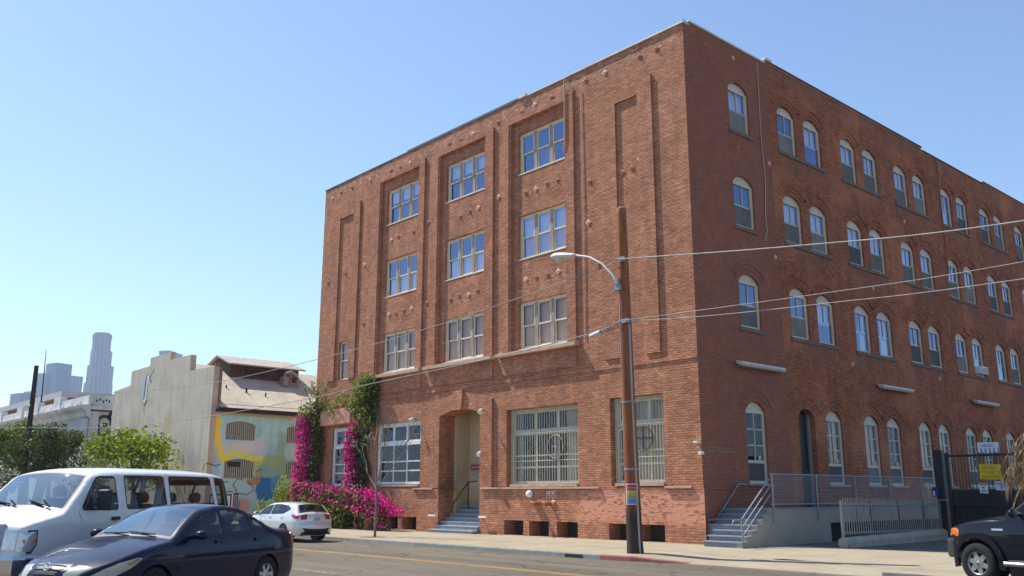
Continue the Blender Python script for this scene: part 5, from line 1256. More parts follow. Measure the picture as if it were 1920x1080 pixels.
class Car:
    def __init__(s, sil, plan, tumble, wheels, wr, sill_z, crown, rnd=.07, sub=4, arch=1.13):
        """sil: silhouette points (x,z) front bottom -> rear bottom, optional third item = tag"""
        s.plan, s.tumble, s.r = sorted(plan), tumble, rnd; s.wheels, s.wr, s.sill = wheels, wr, sill_z
        K_ = [(Vector(p[:2])) for p in sil]; s.tags = {}; S = []
        for i in range(len(K_)-1):
            if len(sil[i]) > 2: s.tags[sil[i][2]] = len(S)
            p0, p1, p2, p3 = K_[max(0, i-1)], K_[i], K_[i+1], K_[min(len(K_)-1, i+2)]
            for k in range(sub):
                t = k/sub; h = (p2-p1).length; m0 = (p2-p0)/max(1e-6, (p2-p1).length+(p1-p0).length)*h; m1 = (p3-p1)/max(1e-6, (p3-p2).length+(p2-p1).length)*h
                S.append(p1*(2*t**3-3*t*t+1)+m0*(t**3-2*t*t+t)+p2*(-2*t**3+3*t*t)+m1*(t**3-t*t))
        S.append(K_[-1]); s.S = [(v.x, v.y) for v in S]; s.crown = crown; s.nk = len(K_); s.sub = sub
        bot = [(s.S[-1][0], sill_z)] if s.S[-1][1] > sill_z+.01 else []
        for wx in sorted(wheels):
            R_ = wr*arch; zc = wr; dz = max(-.99, min(.99, (sill_z-zc)/R_)); a0 = math.asin(dz)
            for k in range(17):
                a = math.pi-a0+(2*a0-math.pi)*k/16; bot.append((wx+R_*math.cos(a), zc+R_*math.sin(a)))
        if s.S[0][1] > sill_z+.01: bot.append((s.S[0][0], sill_z))
        s.out = s.S+bot
    def y(s, x, z, off=0.0):
        dd = min(seg_dist((x, z), a, b) for a, b in zip(s.S, s.S[1:])) if s.r else 9
        yy = sinterp(s.plan, x)-interp(s.tumble, z)
        if dd < s.r: q = 1-dd/s.r; yy -= s.r*(1-math.sqrt(max(0, 1-q*q)))*.85
        return yy+off
    def P(s, i, v, off=0.0):
        """top skin: i = silhouette sample (may be fractional), v = -1..1 across (+1 = left side)"""
        i = max(0, min(len(s.S)-1.001, i)); k = int(i); t = i-k; a, b = s.S[k], s.S[k+1]; x = a[0]+(b[0]-a[0])*t; z = a[1]+(b[1]-a[1])*t
        pa, pb = s.S[max(0, k-1)], s.S[min(len(s.S)-1, k+2)]; tx, tz = pb[0]-pa[0], pb[1]-pa[1]; L = math.hypot(tx, tz) or 1
        nx, nz = -tz/L, tx/L
        if nx*0+nz < 0 and abs(tz) < abs(tx): nx, nz = -nx, -nz
        nx, nz = (tz/L, -tx/L)
        e = s.y(x, z); c = interp(s.crown, i/s.sub)*(1-abs(v)**2.2)+off
        return Vector((x+nx*c, e*v, z+nz*c))
    def side_patch(s, poly, side, off=.006, thick=.02, steps=1):
        """a closed thin plate that follows the body side"""
        bb = 0.06; xs = [p[0] for p in poly]; zs = [p[1] for p in poly]; pts = [Vector(p) for p in poly]; n = len(pts); ed = [(i, (i+1) % n) for i in range(n)]
        x = min(xs)+bb
        while x < max(xs):
            z = min(zs)+bb
            while z < max(zs):
                if inpoly((x, z), poly): pts.append(Vector((x, z)))
                z += bb
            x += bb
        V, E, F, *_ = delaunay_2d_cdt(pts, ed, [], 0, 1e-5)
        F = [f for f in F if inpoly(((V[f[0]].x+V[f[1]].x+V[f[2]].x)/3, (V[f[0]].y+V[f[1]].y+V[f[2]].y)/3), poly)]
        mb = MB(); A = [(v.x, side*s.y(v.x, v.y, off), v.y) for v in V]; B = [(v.x, side*s.y(v.x, v.y, off-thick), v.y) for v in V]
        mb.add(A, F, 0, True)
        mb.add([A[i] for i in range(n)]+[B[i] for i in range(n)], [(i, (i+1) % n, n+(i+1) % n, n+i) for i in range(n)]); return mb
    def top_patch(s, poly, off=.006, n=10, edge=.02):
        """plate on the top skin; poly in (i, v)"""
        pts = [Vector((p[0]/s.sub, p[1]*3)) for p in poly]; N = len(pts); ed = [(i, (i+1) % N) for i in range(N)]; sp = [(p.x, p.y) for p in pts]
        x0, x1 = min(p[0] for p in sp), max(p[0] for p in sp); y0, y1 = min(p[1] for p in sp), max(p[1] for p in sp)
        for a in range(1, n):
            for b in range(1, n):
                q = (x0+(x1-x0)*a/n, y0+(y1-y0)*b/n)
                if inpoly(q, sp): pts.append(Vector(q))
        V, E, F, *_ = delaunay_2d_cdt(pts, ed, [], 0, 1e-5)
        F = [f for f in F if inpoly((sum(V[k].x for k in f)/3, sum(V[k].y for k in f)/3), sp)]
        A = [s.P(v.x*s.sub, v.y/3, off) for v in V]; B = [s.P(v.x*s.sub, v.y/3, off-edge) for v in V]; mb = MB(); mb.add(A, F, 0, True)
        mb.add([A[i] for i in range(N)]+[B[i] for i in range(N)], [(i, (i+1) % N, N+(i+1) % N, N+i) for i in range(N)]); return mb
    def body(s, root, mats, wins, tops, inner=True, side_marks=()):
        """wins: list of (name, polygon) cut in both sides; tops: (name, i0, i1, vmax)"""
        trims = [offset_poly(p, .022) for _, p in wins]
        pts = []; ed = []
        def loop(poly):
            b = len(pts); n = len(poly); pts.extend(Vector(p) for p in poly); ed.extend((b+i, b+(i+1) % n) for i in range(n))
        loop(s.out)
        for (_, p), t in zip(wins, trims): loop(p); loop(t)
        allp = [p for _, p in wins]+trims
        for dd in (.012, .03, .055):
            if dd < s.r:
                q = offset_poly(s.S, -dd)[2:-2]
                for p in q:
                    for sgn in (1,):
                        if inpoly(p, s.out) and min(seg_dist(p, a, b) for a, b in zip(s.S, s.S[1:])) > dd*.6: pts.append(Vector(p))
        xs = [p[0] for p in s.out]; zs = [p[1] for p in s.out]; x = min(xs)+.04
        while x < max(xs):
            z = min(zs)+.03
            while z < max(zs):
                if inpoly((x, z), s.out): pts.append(Vector((x, z)))
                z += .07
            x += .085
        V, E, F, *_ = delaunay_2d_cdt(pts, ed, [], 0, 1e-5)
        cen = lambda f: (sum(V[k].x for k in f)/3, sum(V[k].y for k in f)/3)
        F = [f for f in F if inpoly(cen(f), s.out)]
        glass = {n: [] for n, _ in wins}; bodyF, trimF = [], []
        for f in F:
            c = cen(f); hit = None
            for (n, p) in wins:
                if inpoly(c, p): hit = n; break
            if hit: glass[hit].append(f); continue
            (trimF if any(inpoly(c, t) for t in trims) else bodyF).append(f)
        Y = [s.y(v.x, v.y) for v in V]
        mb = MB()
        for sd in (1, -1):
            P3 = [(v.x, sd*yy, v.y) for v, yy in zip(V, Y)]
            mb.add(P3, bodyF, 0, True); mb.add(P3, trimF, 1, True)
        vs = [-1, -.975, -.93, -.84, -.66, -.44, -.2, 0, .2, .44, .66, .84, .93, .975, 1]
        cut = {}
        for n, i0, i1, vm in tops:
            for i in range(i0, i1):
                for j in range(len(vs)-1):
                    if max(abs(vs[j]), abs(vs[j+1])) <= vm+1e-6: cut[(i, j)] = n
        grid = [[s.P(i, v) for v in vs] for i in range(len(s.S))]
        tg = {n: [] for n, *_ in tops}
        for i in range(len(s.S)-1):
            for j in range(len(vs)-1):
                q = [grid[i][j], grid[i][j+1], grid[i+1][j+1], grid[i+1][j]]
                if (i, j) in cut: tg[cut[(i, j)]].append(q)
                else:
                    nb = [(i+a, j+b) for a in (-1, 0, 1) for b in (-1, 0, 1)]
                    mb.add(q, [(0, 1, 2, 3)], 1 if any(k in cut for k in nb) and not (i, j) in cut and not any((i+a, j) in cut for a in ()) else 0, True)
        o = mb.build('body', mats[:2], root, recalc=False)
        bm = bmesh.new(); bm.from_mesh(o.data); bmesh.ops.remove_doubles(bm, verts=bm.verts, dist=.0008); bmesh.ops.recalc_face_normals(bm, faces=bm.faces)
        for e in bm.edges:
            if len(e.link_faces) == 2 and e.calc_face_angle(0) > R(42): e.smooth = False
        bm.to_mesh(o.data); bm.free()
        for n, fs in glass.items():
            nm = n.split('|')[0]
            for sd in (1, -1):
                used = sorted({k for f in fs for k in f}); ix = {k: q for q, k in enumerate(used)}
                g = MB(); g.add([(V[k].x, sd*(Y[k]-.006), V[k].y) for k in used], [tuple(ix[k] for k in f) for f in fs], 0, True); g.build(nm, mats[2], root, recalc=False)
        for n, qs in tg.items():
            g = MB()
            for q in qs: g.add(q, [(0, 1, 2, 3)], 0, True)
            go = g.build(n.split('|')[0], mats[3] if n.startswith('wind') and len(mats) > 3 else mats[2], root, recalc=False)
            bm = bmesh.new(); bm.from_mesh(go.data); bmesh.ops.remove_doubles(bm, verts=bm.verts, dist=.0008); bm.to_mesh(go.data); bm.free()
        # wheel wells and floor
        mb = MB(); w_ = min(sinterp(s.plan, x) for x in s.wheels)
        for wx in s.wheels:
            R_ = s.wr*1.12; n = 14
            for sd in (1, -1):
                for k in range(n):
                    a0, a1 = math.pi*1.1*k/n-.15, math.pi*1.1*(k+1)/n-.15
                    q = [(wx+R_*math.cos(a), s.wr+R_*math.sin(a)) for a in (a0, a1)]
                    yo = min(s.y(*q[0]), s.y(*q[1]))-.012
                    mb.add([(q[0][0], sd*yo, q[0][1]), (q[1][0], sd*yo, q[1][1]), (q[1][0], sd*(w_-.34), q[1][1]), (q[0][0], sd*(w_-.34), q[0][1])], [(0, 1, 2, 3)])
                mb.poly([(wx+R_*math.cos(math.pi*2*k/16), sd*(w_-.34), s.wr+R_*math.sin(math.pi*2*k/16)) for k in range(16)])
        x0, x1 = min(p[0] for p in s.S), max(p[0] for p in s.S)
        mb.box(x0+.25, x1-.25, -w_+.36, w_-.36, s.sill-.02, s.sill+.05)
        mb.build('underbody', K['black_paint'], root, recalc=False); return o
def seat(root, x, y, zb=.55, w=.5, h=.62, mat=None):
    mb = MB(); mb.add([(x+.25, y-w/2, zb), (x+.25, y+w/2, zb), (x-.25, y+w/2, zb-.03), (x-.25, y-w/2, zb-.03), (x+.27, y-w/2, zb-.2), (x+.27, y+w/2, zb-.2), (x-.25, y+w/2, zb-.2), (x-.25, y-w/2, zb-.2)], [(0, 1, 2, 3), (0, 4, 5, 1), (1, 5, 6, 2), (2, 6, 7, 3), (3, 7, 4, 0)])
    q = [(-.22, 0, w/2), (-.26, h*.5, w/2), (-.36, h*.9, w*.40), (-.38, h, w*.30)]; P = []
    for dx, dz, hw in q:
        for k in ((.07, -hw), (.07, hw), (-.07, hw), (-.07, -hw)): P.append((x+dx+k[0], y+k[1], zb+dz))
    F = [(3, 2, 1, 0)]
    for i in range(3): F += [(4*i+a, 4*i+(a+1) % 4, 4*i+4+(a+1) % 4, 4*i+4+a) for a in range(4)]
    F.append((12, 13, 14, 15)); mb.add(P, F)
    hx = x-.39; mb.lathe([(.0, 0), (.09, .0), (.125, .05), (.12, .15), (.07, .20), (.0, .205)], 12, c=(hx, y, zb+h+.02)); o = mb.build('seat', mat or K['seat'], root); return o
def wheel(root, x, y, r, w, side, rim_r, spokes, matrim, name='wheel', style='spoke'):
    mb = MB(); p = [(rim_r*.97, -w/2+.01), (rim_r*1.03, -w/2), (r*.93, -w/2+.005), (r*.985, -w/2+.03), (r, -w/4), (r, w/4), (r*.985, w/2-.03), (r*.93, w/2-.005), (rim_r*1.03, w/2), (rim_r*.97, w/2-.01)]
    mb.lathe(p, 32, axis='Y'); o = mb.build('wheel', K['tyre'], root, loc=(x, y, r))
    f = side*(w/2-.03); mb = MB()
    mb.lathe([(rim_r, f+side*.015), (rim_r*.95, f+side*.02), (rim_r*.88, f-side*.005), (rim_r*.85, f-side*.06)], 32, axis='Y'); mb.lathe([(.0, f+side*.012), (rim_r*.17, f+side*.012), (rim_r*.24, f-side*.008), (rim_r*.25, f-side*.05)], 18, axis='Y')
    for k in range(spokes):
        a = 2*math.pi*k/spokes+.3; ca, sa = math.cos(a), math.sin(a); hw0, hw1 = (.15, .12) if style == 'spoke' else (.24, .14)
        P = []
        for rr_, hw, dz in ((rim_r*.18, rim_r*hw0, .010), (rim_r*.55, rim_r*(hw0*.8+hw1*.2), .004), (rim_r*.90, rim_r*hw1*1.2, .008)):
            for sg in (-1, 1): P.append((rr_*ca-sg*hw*sa, f+side*dz, rr_*sa+sg*hw*ca))
            for sg in (-1, 1): P.append((rr_*ca-sg*hw*sa, f+side*(dz-.05), rr_*sa+sg*hw*ca))
        mb.add(P, [(0, 1, 5, 4), (4, 5, 9, 8), (0, 4, 6, 2), (4, 8, 10, 6), (1, 3, 7, 5), (5, 7, 11, 9)], 0)
    mb.build('rim', matrim, o)
    MB().lathe([(.0, f-side*.055), (rim_r*.9, f-side*.055)], 24, axis='Y').build('brake_disc', K['brake'], o); return o
K['tyre'] = plain('tyre_rubber', (.022, .021, .02), .85, .25, 8, spec=.25); K['brake'] = plain('brake_dark', (.03, .03, .03), .6, .3, 9)
K['seat'] = plain('seat_fabric', (.075, .08, .095), .95, .2, 8); K['dash'] = plain('dash_plastic', (.05, .05, .055), .75, .2, 6); K['trim'] = plain('rubber_trim', (.010, .010, .012), .5, .2, 9)
K['car_glass'] = glass_mat('car_glass', (.56, .63, .62), .01, wav=0); K['windscreen'] = glass_mat('windscreen', (.64, .72, .69), .30, wav=0, gcol=(.84, .97, 1.0)); K['tint_glass'] = glass_mat('tinted_glass', (.62, .66, .66), .0, wav=0)
K['chrome'] = plain('chrome', (.70, .70, .72), .12, .05, 3, metal=1.0); K['alloy'] = plain('alloy', (.52, .52, .54), .30, .1, 6, metal=.85)
K['lens'] = glass_mat('lamp_clear', (.85, .87, .85), .08, wav=0); K['lamp_bowl'] = plain('lamp_bowl', (.60, .61, .62), .25, .22, 9, metal=.55)
K['lens_old'] = NM('hazed_lens').set(rough=.25, coat=.6).mat; K['lens_old'].node_tree.nodes['Principled BSDF'].inputs['Base Color'].default_value = (.40, .39, .315, 1)
def flatmat(n, c, rough=.25, coat=.7): m = NM(n); m.col(c); m.set(rough=rough, coat=coat); return m.mat
K['amber'] = flatmat('amber_lens', (.62, .13, .01)); K['red_lens'] = flatmat('red_lens', (.36, .008, .012)); K['plate'] = flatmat('licence_plate', (.55, .55, .57), .5, 0)
def mirror(root, x, y, z, side, paint_, w=.22, h=.15, arm=.12):
    mb = MB(); P = []; n = 10
    for dx, f in ((.09, .35), (.06, .8), (0, 1.0), (-.06, .95)):
        for k in range(n): a = 2*math.pi*k/n; P.append((x+dx, y+side*(arm+w/2)+w/2*f*math.cos(a), z+h/2*f*math.sin(a)))
    F = [(i*n+k, i*n+(k+1) % n, (i+1)*n+(k+1) % n, (i+1)*n+k) for i in range(3) for k in range(n)]+[tuple(range(n)), tuple(range(3*n, 4*n))]
    mb.add(P, F, 0, True); mb.bar((x+.02, y-side*.03, z-.05), (x+.02, y+side*(arm+.05), z-.03), .06, .05); o = mb.build('side_mirror', paint_, root)
    MB().poly([(x-.063, y+side*(arm+w/2)+w*.42*math.cos(2*math.pi*k/12), z+h*.42*math.sin(2*math.pi*k/12)) for k in range(12)]).build('mirror_glass', K['chrome'], o); return o
def steering(root, x, y, z, r=.18):
    mb = MB(); c = Vector((x, y, z)); ax = Vector((-.85, 0, .52)); a = Vector((0, 1, 0)); b = ax.cross(a)
    mb.tube([c+(a*math.cos(t*math.pi/10)+b*math.sin(t*math.pi/10))*r for t in range(21)], .015, 6, caps=False).bar(c-a*r, c+a*r, .035, .02).bar(c, c-ax*.4, .05); mb.build('steering_wheel', K['trim'], root)
def plan_bumper(root, half, z0, z1, mat):
    # half outline (x, y) from the side round to the middle, given depth and a rounded edge
    out = half+[(x, -y) for x, y in half[::-1]]; inn = [(x-.12, y*.93) for x, y in out]; n = len(out); mb = MB(); h = z1-z0
    rows = [(z0, .985), (z0+.05, 1.0), (z1-.05, 1.0), (z1, .985)]
    P = [(x*.5+.5*x if q == 1 else x-.02, y*q, z) for z, q in rows for x, y in out]+[(x, y, z) for z in (z1, z0) for x, y in inn]
    F = [(r*n+i, r*n+i+1, (r+1)*n+i+1, (r+1)*n+i) for r in range(5) for i in range(n-1)]+[tuple(r*n for r in range(6)), tuple(r*n+n-1 for r in range(6))]
    mb.add(P, F, 0, False); return mb.build('bumper', mat, root)
def smp(car, key, t=0): return car.tags[key]*1.0+t*car.sub

# ---- dark blue sedan
sedan = thing('sedan', 'dark blue four door sedan parked with its nose toward the viewer', 'car', (2.2, -17.3, 0.0), R(297))
sil = [(2.62, .16), (2.73, .27, 'lip'), (2.76, .40, 'bumper'), (2.73, .51, 'grb'), (2.67, .605, 'grt'), (2.52, .695, 'nose'), (2.2, .805), (1.8, .915), (1.45, .98), (1.24, 1.02, 'cowl'), (.98, 1.175), (.68, 1.34), (.46, 1.43, 'head'), (.25, 1.475), (-.05, 1.505), (-.35, 1.49), (-.62, 1.445, 'rhead'), (-.95, 1.29), (-1.3, 1.12, 'rbase'), (-1.5, 1.075, 'deck'), (-1.75, 1.06), (-1.93, 1.045, 'lipr'), (-2.0, .98, 'tl1'), (-2.03, .80, 'tl0'), (-2.08, .68, 'rb1'), (-2.10, .52, 'rb0'), (-2.06, .36), (-1.98, .26)]
C1 = Car(sil, [(-2.1, .66), (-1.95, .80), (-1.6, .865), (-1.0, .90), (.2, .905), (1.2, .90), (1.9, .875), (2.3, .80), (2.55, .68), (2.75, .54)], [(.2, .05), (.42, .0), (.78, .0), (.95, .025), (1.04, .06), (1.25, .165), (1.45, .275), (1.52, .30)], [-1.07, 1.60], .325, .22,
          [(0, .08), (2, .11), (4, .10), (5, .07), (7, .035), (9, .05), (11, .07), (13, .04), (15, .03), (17, .06), (18, .05), (20, .03), (22, .10), (25, .12), (28, .08)], .065)
navy = paint('navy_paint', (.005, .008, .033), .0, .35, .5, spec=.08, dust=.08, dustc=(.16, .15, .14))
fw_ = rounded([(1.00, 1.055), (.10, 1.075), (.075, 1.415), (.30, 1.405), (.52, 1.335), (.78, 1.205)], .04); rw_ = rounded([(.00, 1.078), (-.68, 1.10), (-.66, 1.325), (-.45, 1.395), (-.18, 1.43), (-.015, 1.425)], .04); qw_ = rounded([(-.73, 1.102), (-1.06, 1.118), (-.90, 1.205), (-.71, 1.305)], .025)
C1.body(sedan, [navy, K['trim'], K['car_glass'], K['windscreen']], [('side_window|1', fw_), ('side_window|2', rw_), ('quarter_window', qw_)], [('windshield', C1.tags['cowl']+1, C1.tags['head'], .93), ('rear_window', C1.tags['rhead']+1, C1.tags['rbase'], .84)])
for x, sd in ((-1.07, 1), (-1.07, -1), (1.60, 1), (1.60, -1)): wheel(sedan, x, sd*(.79), .325, .205, sd, .205, 7, K['alloy'])
for x, y in ((.30, .38), (.30, -.38)): seat(sedan, x, y, .58)
for y in (.42, 0, -.42): seat(sedan, -.62, y, .60, .46, .55)
MB().box(.85, 1.2, -.78, .78, .5, .93).box(-1.75, -.98, -.74, .74, .55, 1.03).build('dashboard', plain('dash_tan', (.20, .18, .155), .8, .15, 4), sedan)
MB().poly([(1.15, -.60, .985), (1.15, .0, .985), (1.1, .45, .975), (.95, .45, .95), (.95, -.6, .95)]).build('dash_glare_sheet', plain('dash_glare_pale', (.66, .60, .50), .9, .1, 6), sedan)  # pale dash sheet standing in for the sun glare on the windshield
steering(sedan, .72, .38, .93)
for sd in (1, -1):
    mirror(sedan, .88, sd*.82, 1.075, sd, navy)
    C1.side_patch(rounded([(2.66, .56), (2.45, .675), (2.25, .748), (1.96, .805), (1.88, .785), (2.08, .665), (2.38, .54), (2.66, .44)], .03), sd, .010).build('headlight', K['lens_old'], sedan)
    C1.side_patch(rounded([(2.16, .735), (1.99, .785), (1.93, .778), (2.10, .70)], .015), sd, .014).build('turn_signal', flatmat('amber_old', (.36, .15, .045)), sedan)
    i0, i1 = smp(C1, 'grb', -.05), smp(C1, 'nose', -.1)
    C1.top_patch([(i0, sd*1.0), (i0, sd*.70), (smp(C1, 'grt', -.3), sd*.60), (i1-.5, sd*.66), (i1, sd*.82), (i1+.3, sd*1.0)], .010).build('headlight', K['lens_old'], sedan)
    C1.side_patch(rounded([(-2.0, .80), (-2.02, 1.0), (-1.88, 1.035), (-1.82, .98), (-1.84, .84)], .03), sd, .008).build('taillight', K['red_lens'], sedan)
    i0, i1 = smp(C1, 'tl1'), smp(C1, 'tl0'); C1.top_patch([(i0, sd*1.0), (i0, sd*.58), (i1, sd*.58), (i1, sd*1.0)], .008).build('taillight', K['red_lens'], sedan)
    for xx in (.22, -.80): C1.side_patch(rounded([(xx-.10, .935), (xx+.10, .935), (xx+.10, .97), (xx-.10, .97)], .015), sd, .03, .03).build('door_handle', navy, sedan)
    C1.side_patch([(1.18, .58), (-.72, .585), (-.72, .635), (1.18, .63)], sd, .018, .018).build('rub_strip', navy, sedan)
    for ln in ([(1.16, 1.0), (1.22, .80), (1.20, .40), (1.10, .27)], [(.04, 1.06), (.05, .8), (.03, .3)], [(-.92, 1.10), (-.86, .86), (-.80, .70), (-.66, .36)]):
        mb = MB(); mb.tube([(q[0], sd*C1.y(q[0], q[1], .0005), q[1]) for q in ln], .0035, 4); mb.build('door_seam', K['trim'], sedan)
g0, g1 = smp(C1, 'grb', .0), smp(C1, 'nose', -.15)
gr = C1.top_patch([(g0, -.40), (g0-.9, 0), (g0, .40), (g1-1, .52), (g1, .50), (g1, -.50), (g1-1, -.52)], .006).build('grille', K['trim'], sedan)
mb = MB()
for k in (.25, .5, .75): i = g0+(g1-g0)*k; mb.tube([C1.P(i, v, .012) for v in [-.44+.088*q for q in range(11)]], .006, 5)
mb.build('grille_slats', K['dash'], gr)
mb = MB(); C_ = C1.P((g0+g1)/2+.4, 0, .03)
def oval(rx, rz, th, dz=0):
    mb.tube([(C_.x-.35*(rz*math.sin(t*math.pi/12)+dz), C_.y+rx*math.cos(t*math.pi/12), C_.z+rz*math.sin(t*math.pi/12)+dz) for t in range(25)], th, 5, caps=False)
oval(.072, .048, .007); oval(.026, .045, .006); oval(.046, .018, .006, .022); mb.build('emblem', K['chrome'], gr)
C1.top_patch([(smp(C1, 'lip', .2), -.45), (smp(C1, 'lip', .2), .45), (smp(C1, 'bumper', .0), .48), (smp(C1, 'bumper', .0), -.48)], .004).build('lower_intake', K['trim'], sedan)
mb = MB()
for y0 in (.55, -.05): a = C1.P(smp(C1, 'cowl', .12), y0/.9, .03); b = C1.P(smp(C1, 'cowl', .30), (y0-.62)/.9, .02); mb.bar(a, b, .022, .016); mb.bar(a, a.lerp(b, .45)+Vector((.05, 0, -.01)), .018)
mb.build('wiper', K['trim'], sedan)
# glare on the glass itself is left to real sun
# ---- white passenger van
van = thing('passenger_van', 'white passenger van with black mirror behind the blue sedan', 'van', (-1.0, -17.6, 0.0), R(302))
sil = [(2.84, .36), (2.96, .44), (2.98, .56, 'b0'), (2.97, .70, 'b1'), (2.93, .76, 'g0'), (2.90, 1.0), (2.86, 1.16, 'g1'), (2.78, 1.215, 'hood'), (2.5, 1.29), (2.25, 1.345), (2.08, 1.40, 'cowl'), (1.86, 1.60), (1.62, 1.82), (1.44, 1.985, 'head'), (1.28, 2.05), (.9, 2.09), (.2, 2.115), (-1.0, 2.125), (-2.2, 2.11), (-2.5, 2.075, 'rt'), (-2.65, 1.98, 'rw1'), (-2.74, 1.5, 'rw0'), (-2.79, 1.0), (-2.82, .66), (-2.92, .60), (-2.92, .44), (-2.85, .36)]
C2 = Car(sil, [(-2.95, .86), (-2.75, .965), (-2.4, .99), (0, 1.0), (1.8, 1.0), (2.3, .985), (2.7, .95), (2.98, .86)], [(.3, .04), (.55, .0), (1.2, .0), (1.42, .02), (1.75, .085), (2.0, .15), (2.13, .22)], [-1.55, 2.02], .365, .36,
          [(0, .05), (4, .05), (7, .04), (9, .05), (10, .09), (12, .10), (14, .07), (18, .06), (20, .05), (22, .05), (26, .05)], .085, arch=1.17)
wp_ = paint('white_van_paint', (.71, .70, .67), .0, .38, .7, dust=.25, dustc=(.52, .47, .38))
wn = [('side_window|1', rounded([(1.72, 1.44), (.83, 1.43), (.86, 1.99), (1.28, 1.985), (1.40, 1.90)], .06)), ('side_window|2', rounded([(.58, 1.44), (-.56, 1.44), (-.52, 2.015), (.60, 2.01)], .05)), ('side_window|3', rounded([(-.70, 1.44), (-2.14, 1.445), (-2.05, 2.02), (-.70, 2.018)], .05)), ('side_window|4', rounded([(-2.29, 1.45), (-2.66, 1.47), (-2.57, 2.00), (-2.24, 2.015)], .04))]
C2.body(van, [wp_, K['trim'], K['tint_glass'], K['windscreen']], wn, [('windshield', C2.tags['cowl']+1, C2.tags['head'], .93), ('rear_window', C2.tags['rw1']+1, C2.tags['rw0'], .84)])
for x in (-1.55, 2.02):
    for sd in (1, -1): wheel(van, x, sd*.85, .365, .24, sd, .215, 8, K['steel_grey'])
vseat = plain('van_seat', (.10, .105, .13), .95, .15, 6)
for y in (.5, -.5): seat(van, 1.05, y, 1.02, .55, .60, vseat)
for x in (.10, -.80, -1.7):
    for y in (.5, -.1): seat(van, x, y, .98, .55, .52, vseat)
MB().box(1.6, 2.0, -.85, .85, .9, 1.36).build('dashboard', K['dash'], van); steering(van, 1.5, .5, 1.38, .2)
mb = MB()
for x in (.15, -.75, -1.65): mb.tube([(x, .83, 1.98), (x+.08, .80, 1.7), (x-.25, .62, 1.42)], .022, 4)
mb.build('seat_belt', K['seat'], van)
for sd in (1, -1):
    mb = MB(); x, y, z = 1.40, sd*1.14, 1.60; mb.add([(x+.06, y-.10, z-.17), (x+.06, y+.11, z-.17), (x+.06, y+.11, z+.16), (x+.06, y-.10, z+.16), (x-.05, y-.12, z-.19), (x-.05, y+.13, z-.19), (x-.05, y+.13, z+.18), (x-.05, y-.12, z+.18)], [(0, 1, 2, 3), (7, 6, 5, 4), (0, 4, 5, 1), (1, 5, 6, 2), (2, 6, 7, 3), (3, 7, 4, 0)])
    mb.bar((1.42, sd*.97, 1.52), (x, y, z-.06), .05); mb.bar((1.42, sd*.97, 1.60), (x, y, z+.04), .04); o = mb.build('side_mirror', K['trim'], van); bv = o.modifiers.new('b', 'BEVEL'); bv.width = .03; bv.segments = 3
    hl = rounded([(2.92, .80), (2.88, 1.10), (2.66, 1.105), (2.655, .90), (2.74, .79)], .02)
    C2.side_patch([(2.80, .765), (2.80, 1.128), (2.635, 1.128), (2.63, .895), (2.72, .765)], sd, .004).build('headlight_surround', K['trim'], van)
    o = C2.side_patch(hl, sd, .012).build('headlight', K['lamp_bowl'], van); C2.side_patch(rounded([(2.86, .93), (2.86, .985), (2.66, .985), (2.66, .93)], .01), sd, .016).build('turn_signal', K['amber'], o)
    a, b = smp(C2, 'g0', .25), smp(C2, 'g1', -.25); C2.top_patch([(a, sd*1.0), (a, sd*.72), (b, sd*.72), (b, sd*1.0)], .012).build('headlight', K['lamp_bowl'], van)
    for ln in ([(1.80, 1.40), (1.72, 1.25), (1.72, .5)], [(.72, 2.05), (.70, 1.5), (.70, .5)], [(-.62, 2.06), (-.63, .5)]):
        mb = MB(); mb.tube([(q[0], sd*C2.y(q[0], q[1], .0005), q[1]) for q in ln], .004, 4); mb.build('door_seam', K['trim'], van)
    C2.side_patch(rounded([(.80, 1.24), (1.0, 1.24), (1.0, 1.30), (.80, 1.30)], .02), sd, .03, .03).build('door_handle', K['trim'], van)
    C2.side_patch(rounded([(-2.72, .95), (-2.76, 1.45), (-2.60, 1.45), (-2.60, .95)], .02), sd, .008).build('taillight', K['red_lens'], van)
a, b = smp(C2, 'g0', .0), smp(C2, 'g1', .25)
C2.top_patch([(a, -.68), (a, .68), (b, .68), (b, -.68)], .035, 8, .05).build('grille_frame', plain('grille_grey', (.30, .30, .32), .35, .1, 5, metal=.5), van)
a, b = smp(C2, 'g0', .45), smp(C2, 'g1', -.45)
for v0, v1 in ((-.57, -.04), (.04, .57)): C2.top_patch([(a, v0), (a, v1), (b, v1), (b, v0)], .039, 6, .01).build('grille_opening', K['trim'], van)
plan_bumper(van, [(2.60, 1.01), (2.86, .985), (3.0, .88), (3.07, .60), (3.10, .25)], .43, .73, K['chrome'])
MB().box(2.7, 2.98, -.8, .8, .30, .42).build('lower_valance', K['trim'], van)
mb = MB()
for y0 in (.72, -.05): p_ = C2.P(smp(C2, 'cowl', .1), y0, .03); q_ = C2.P(smp(C2, 'cowl', .55), y0-.55, .025); mb.bar(p_, p_.lerp(q_, .5)+Vector((.0, .08, .05)), .025); mb.bar(p_.lerp(q_, .35), q_, .03, .02)
mb.build('wiper', K['trim'], van)
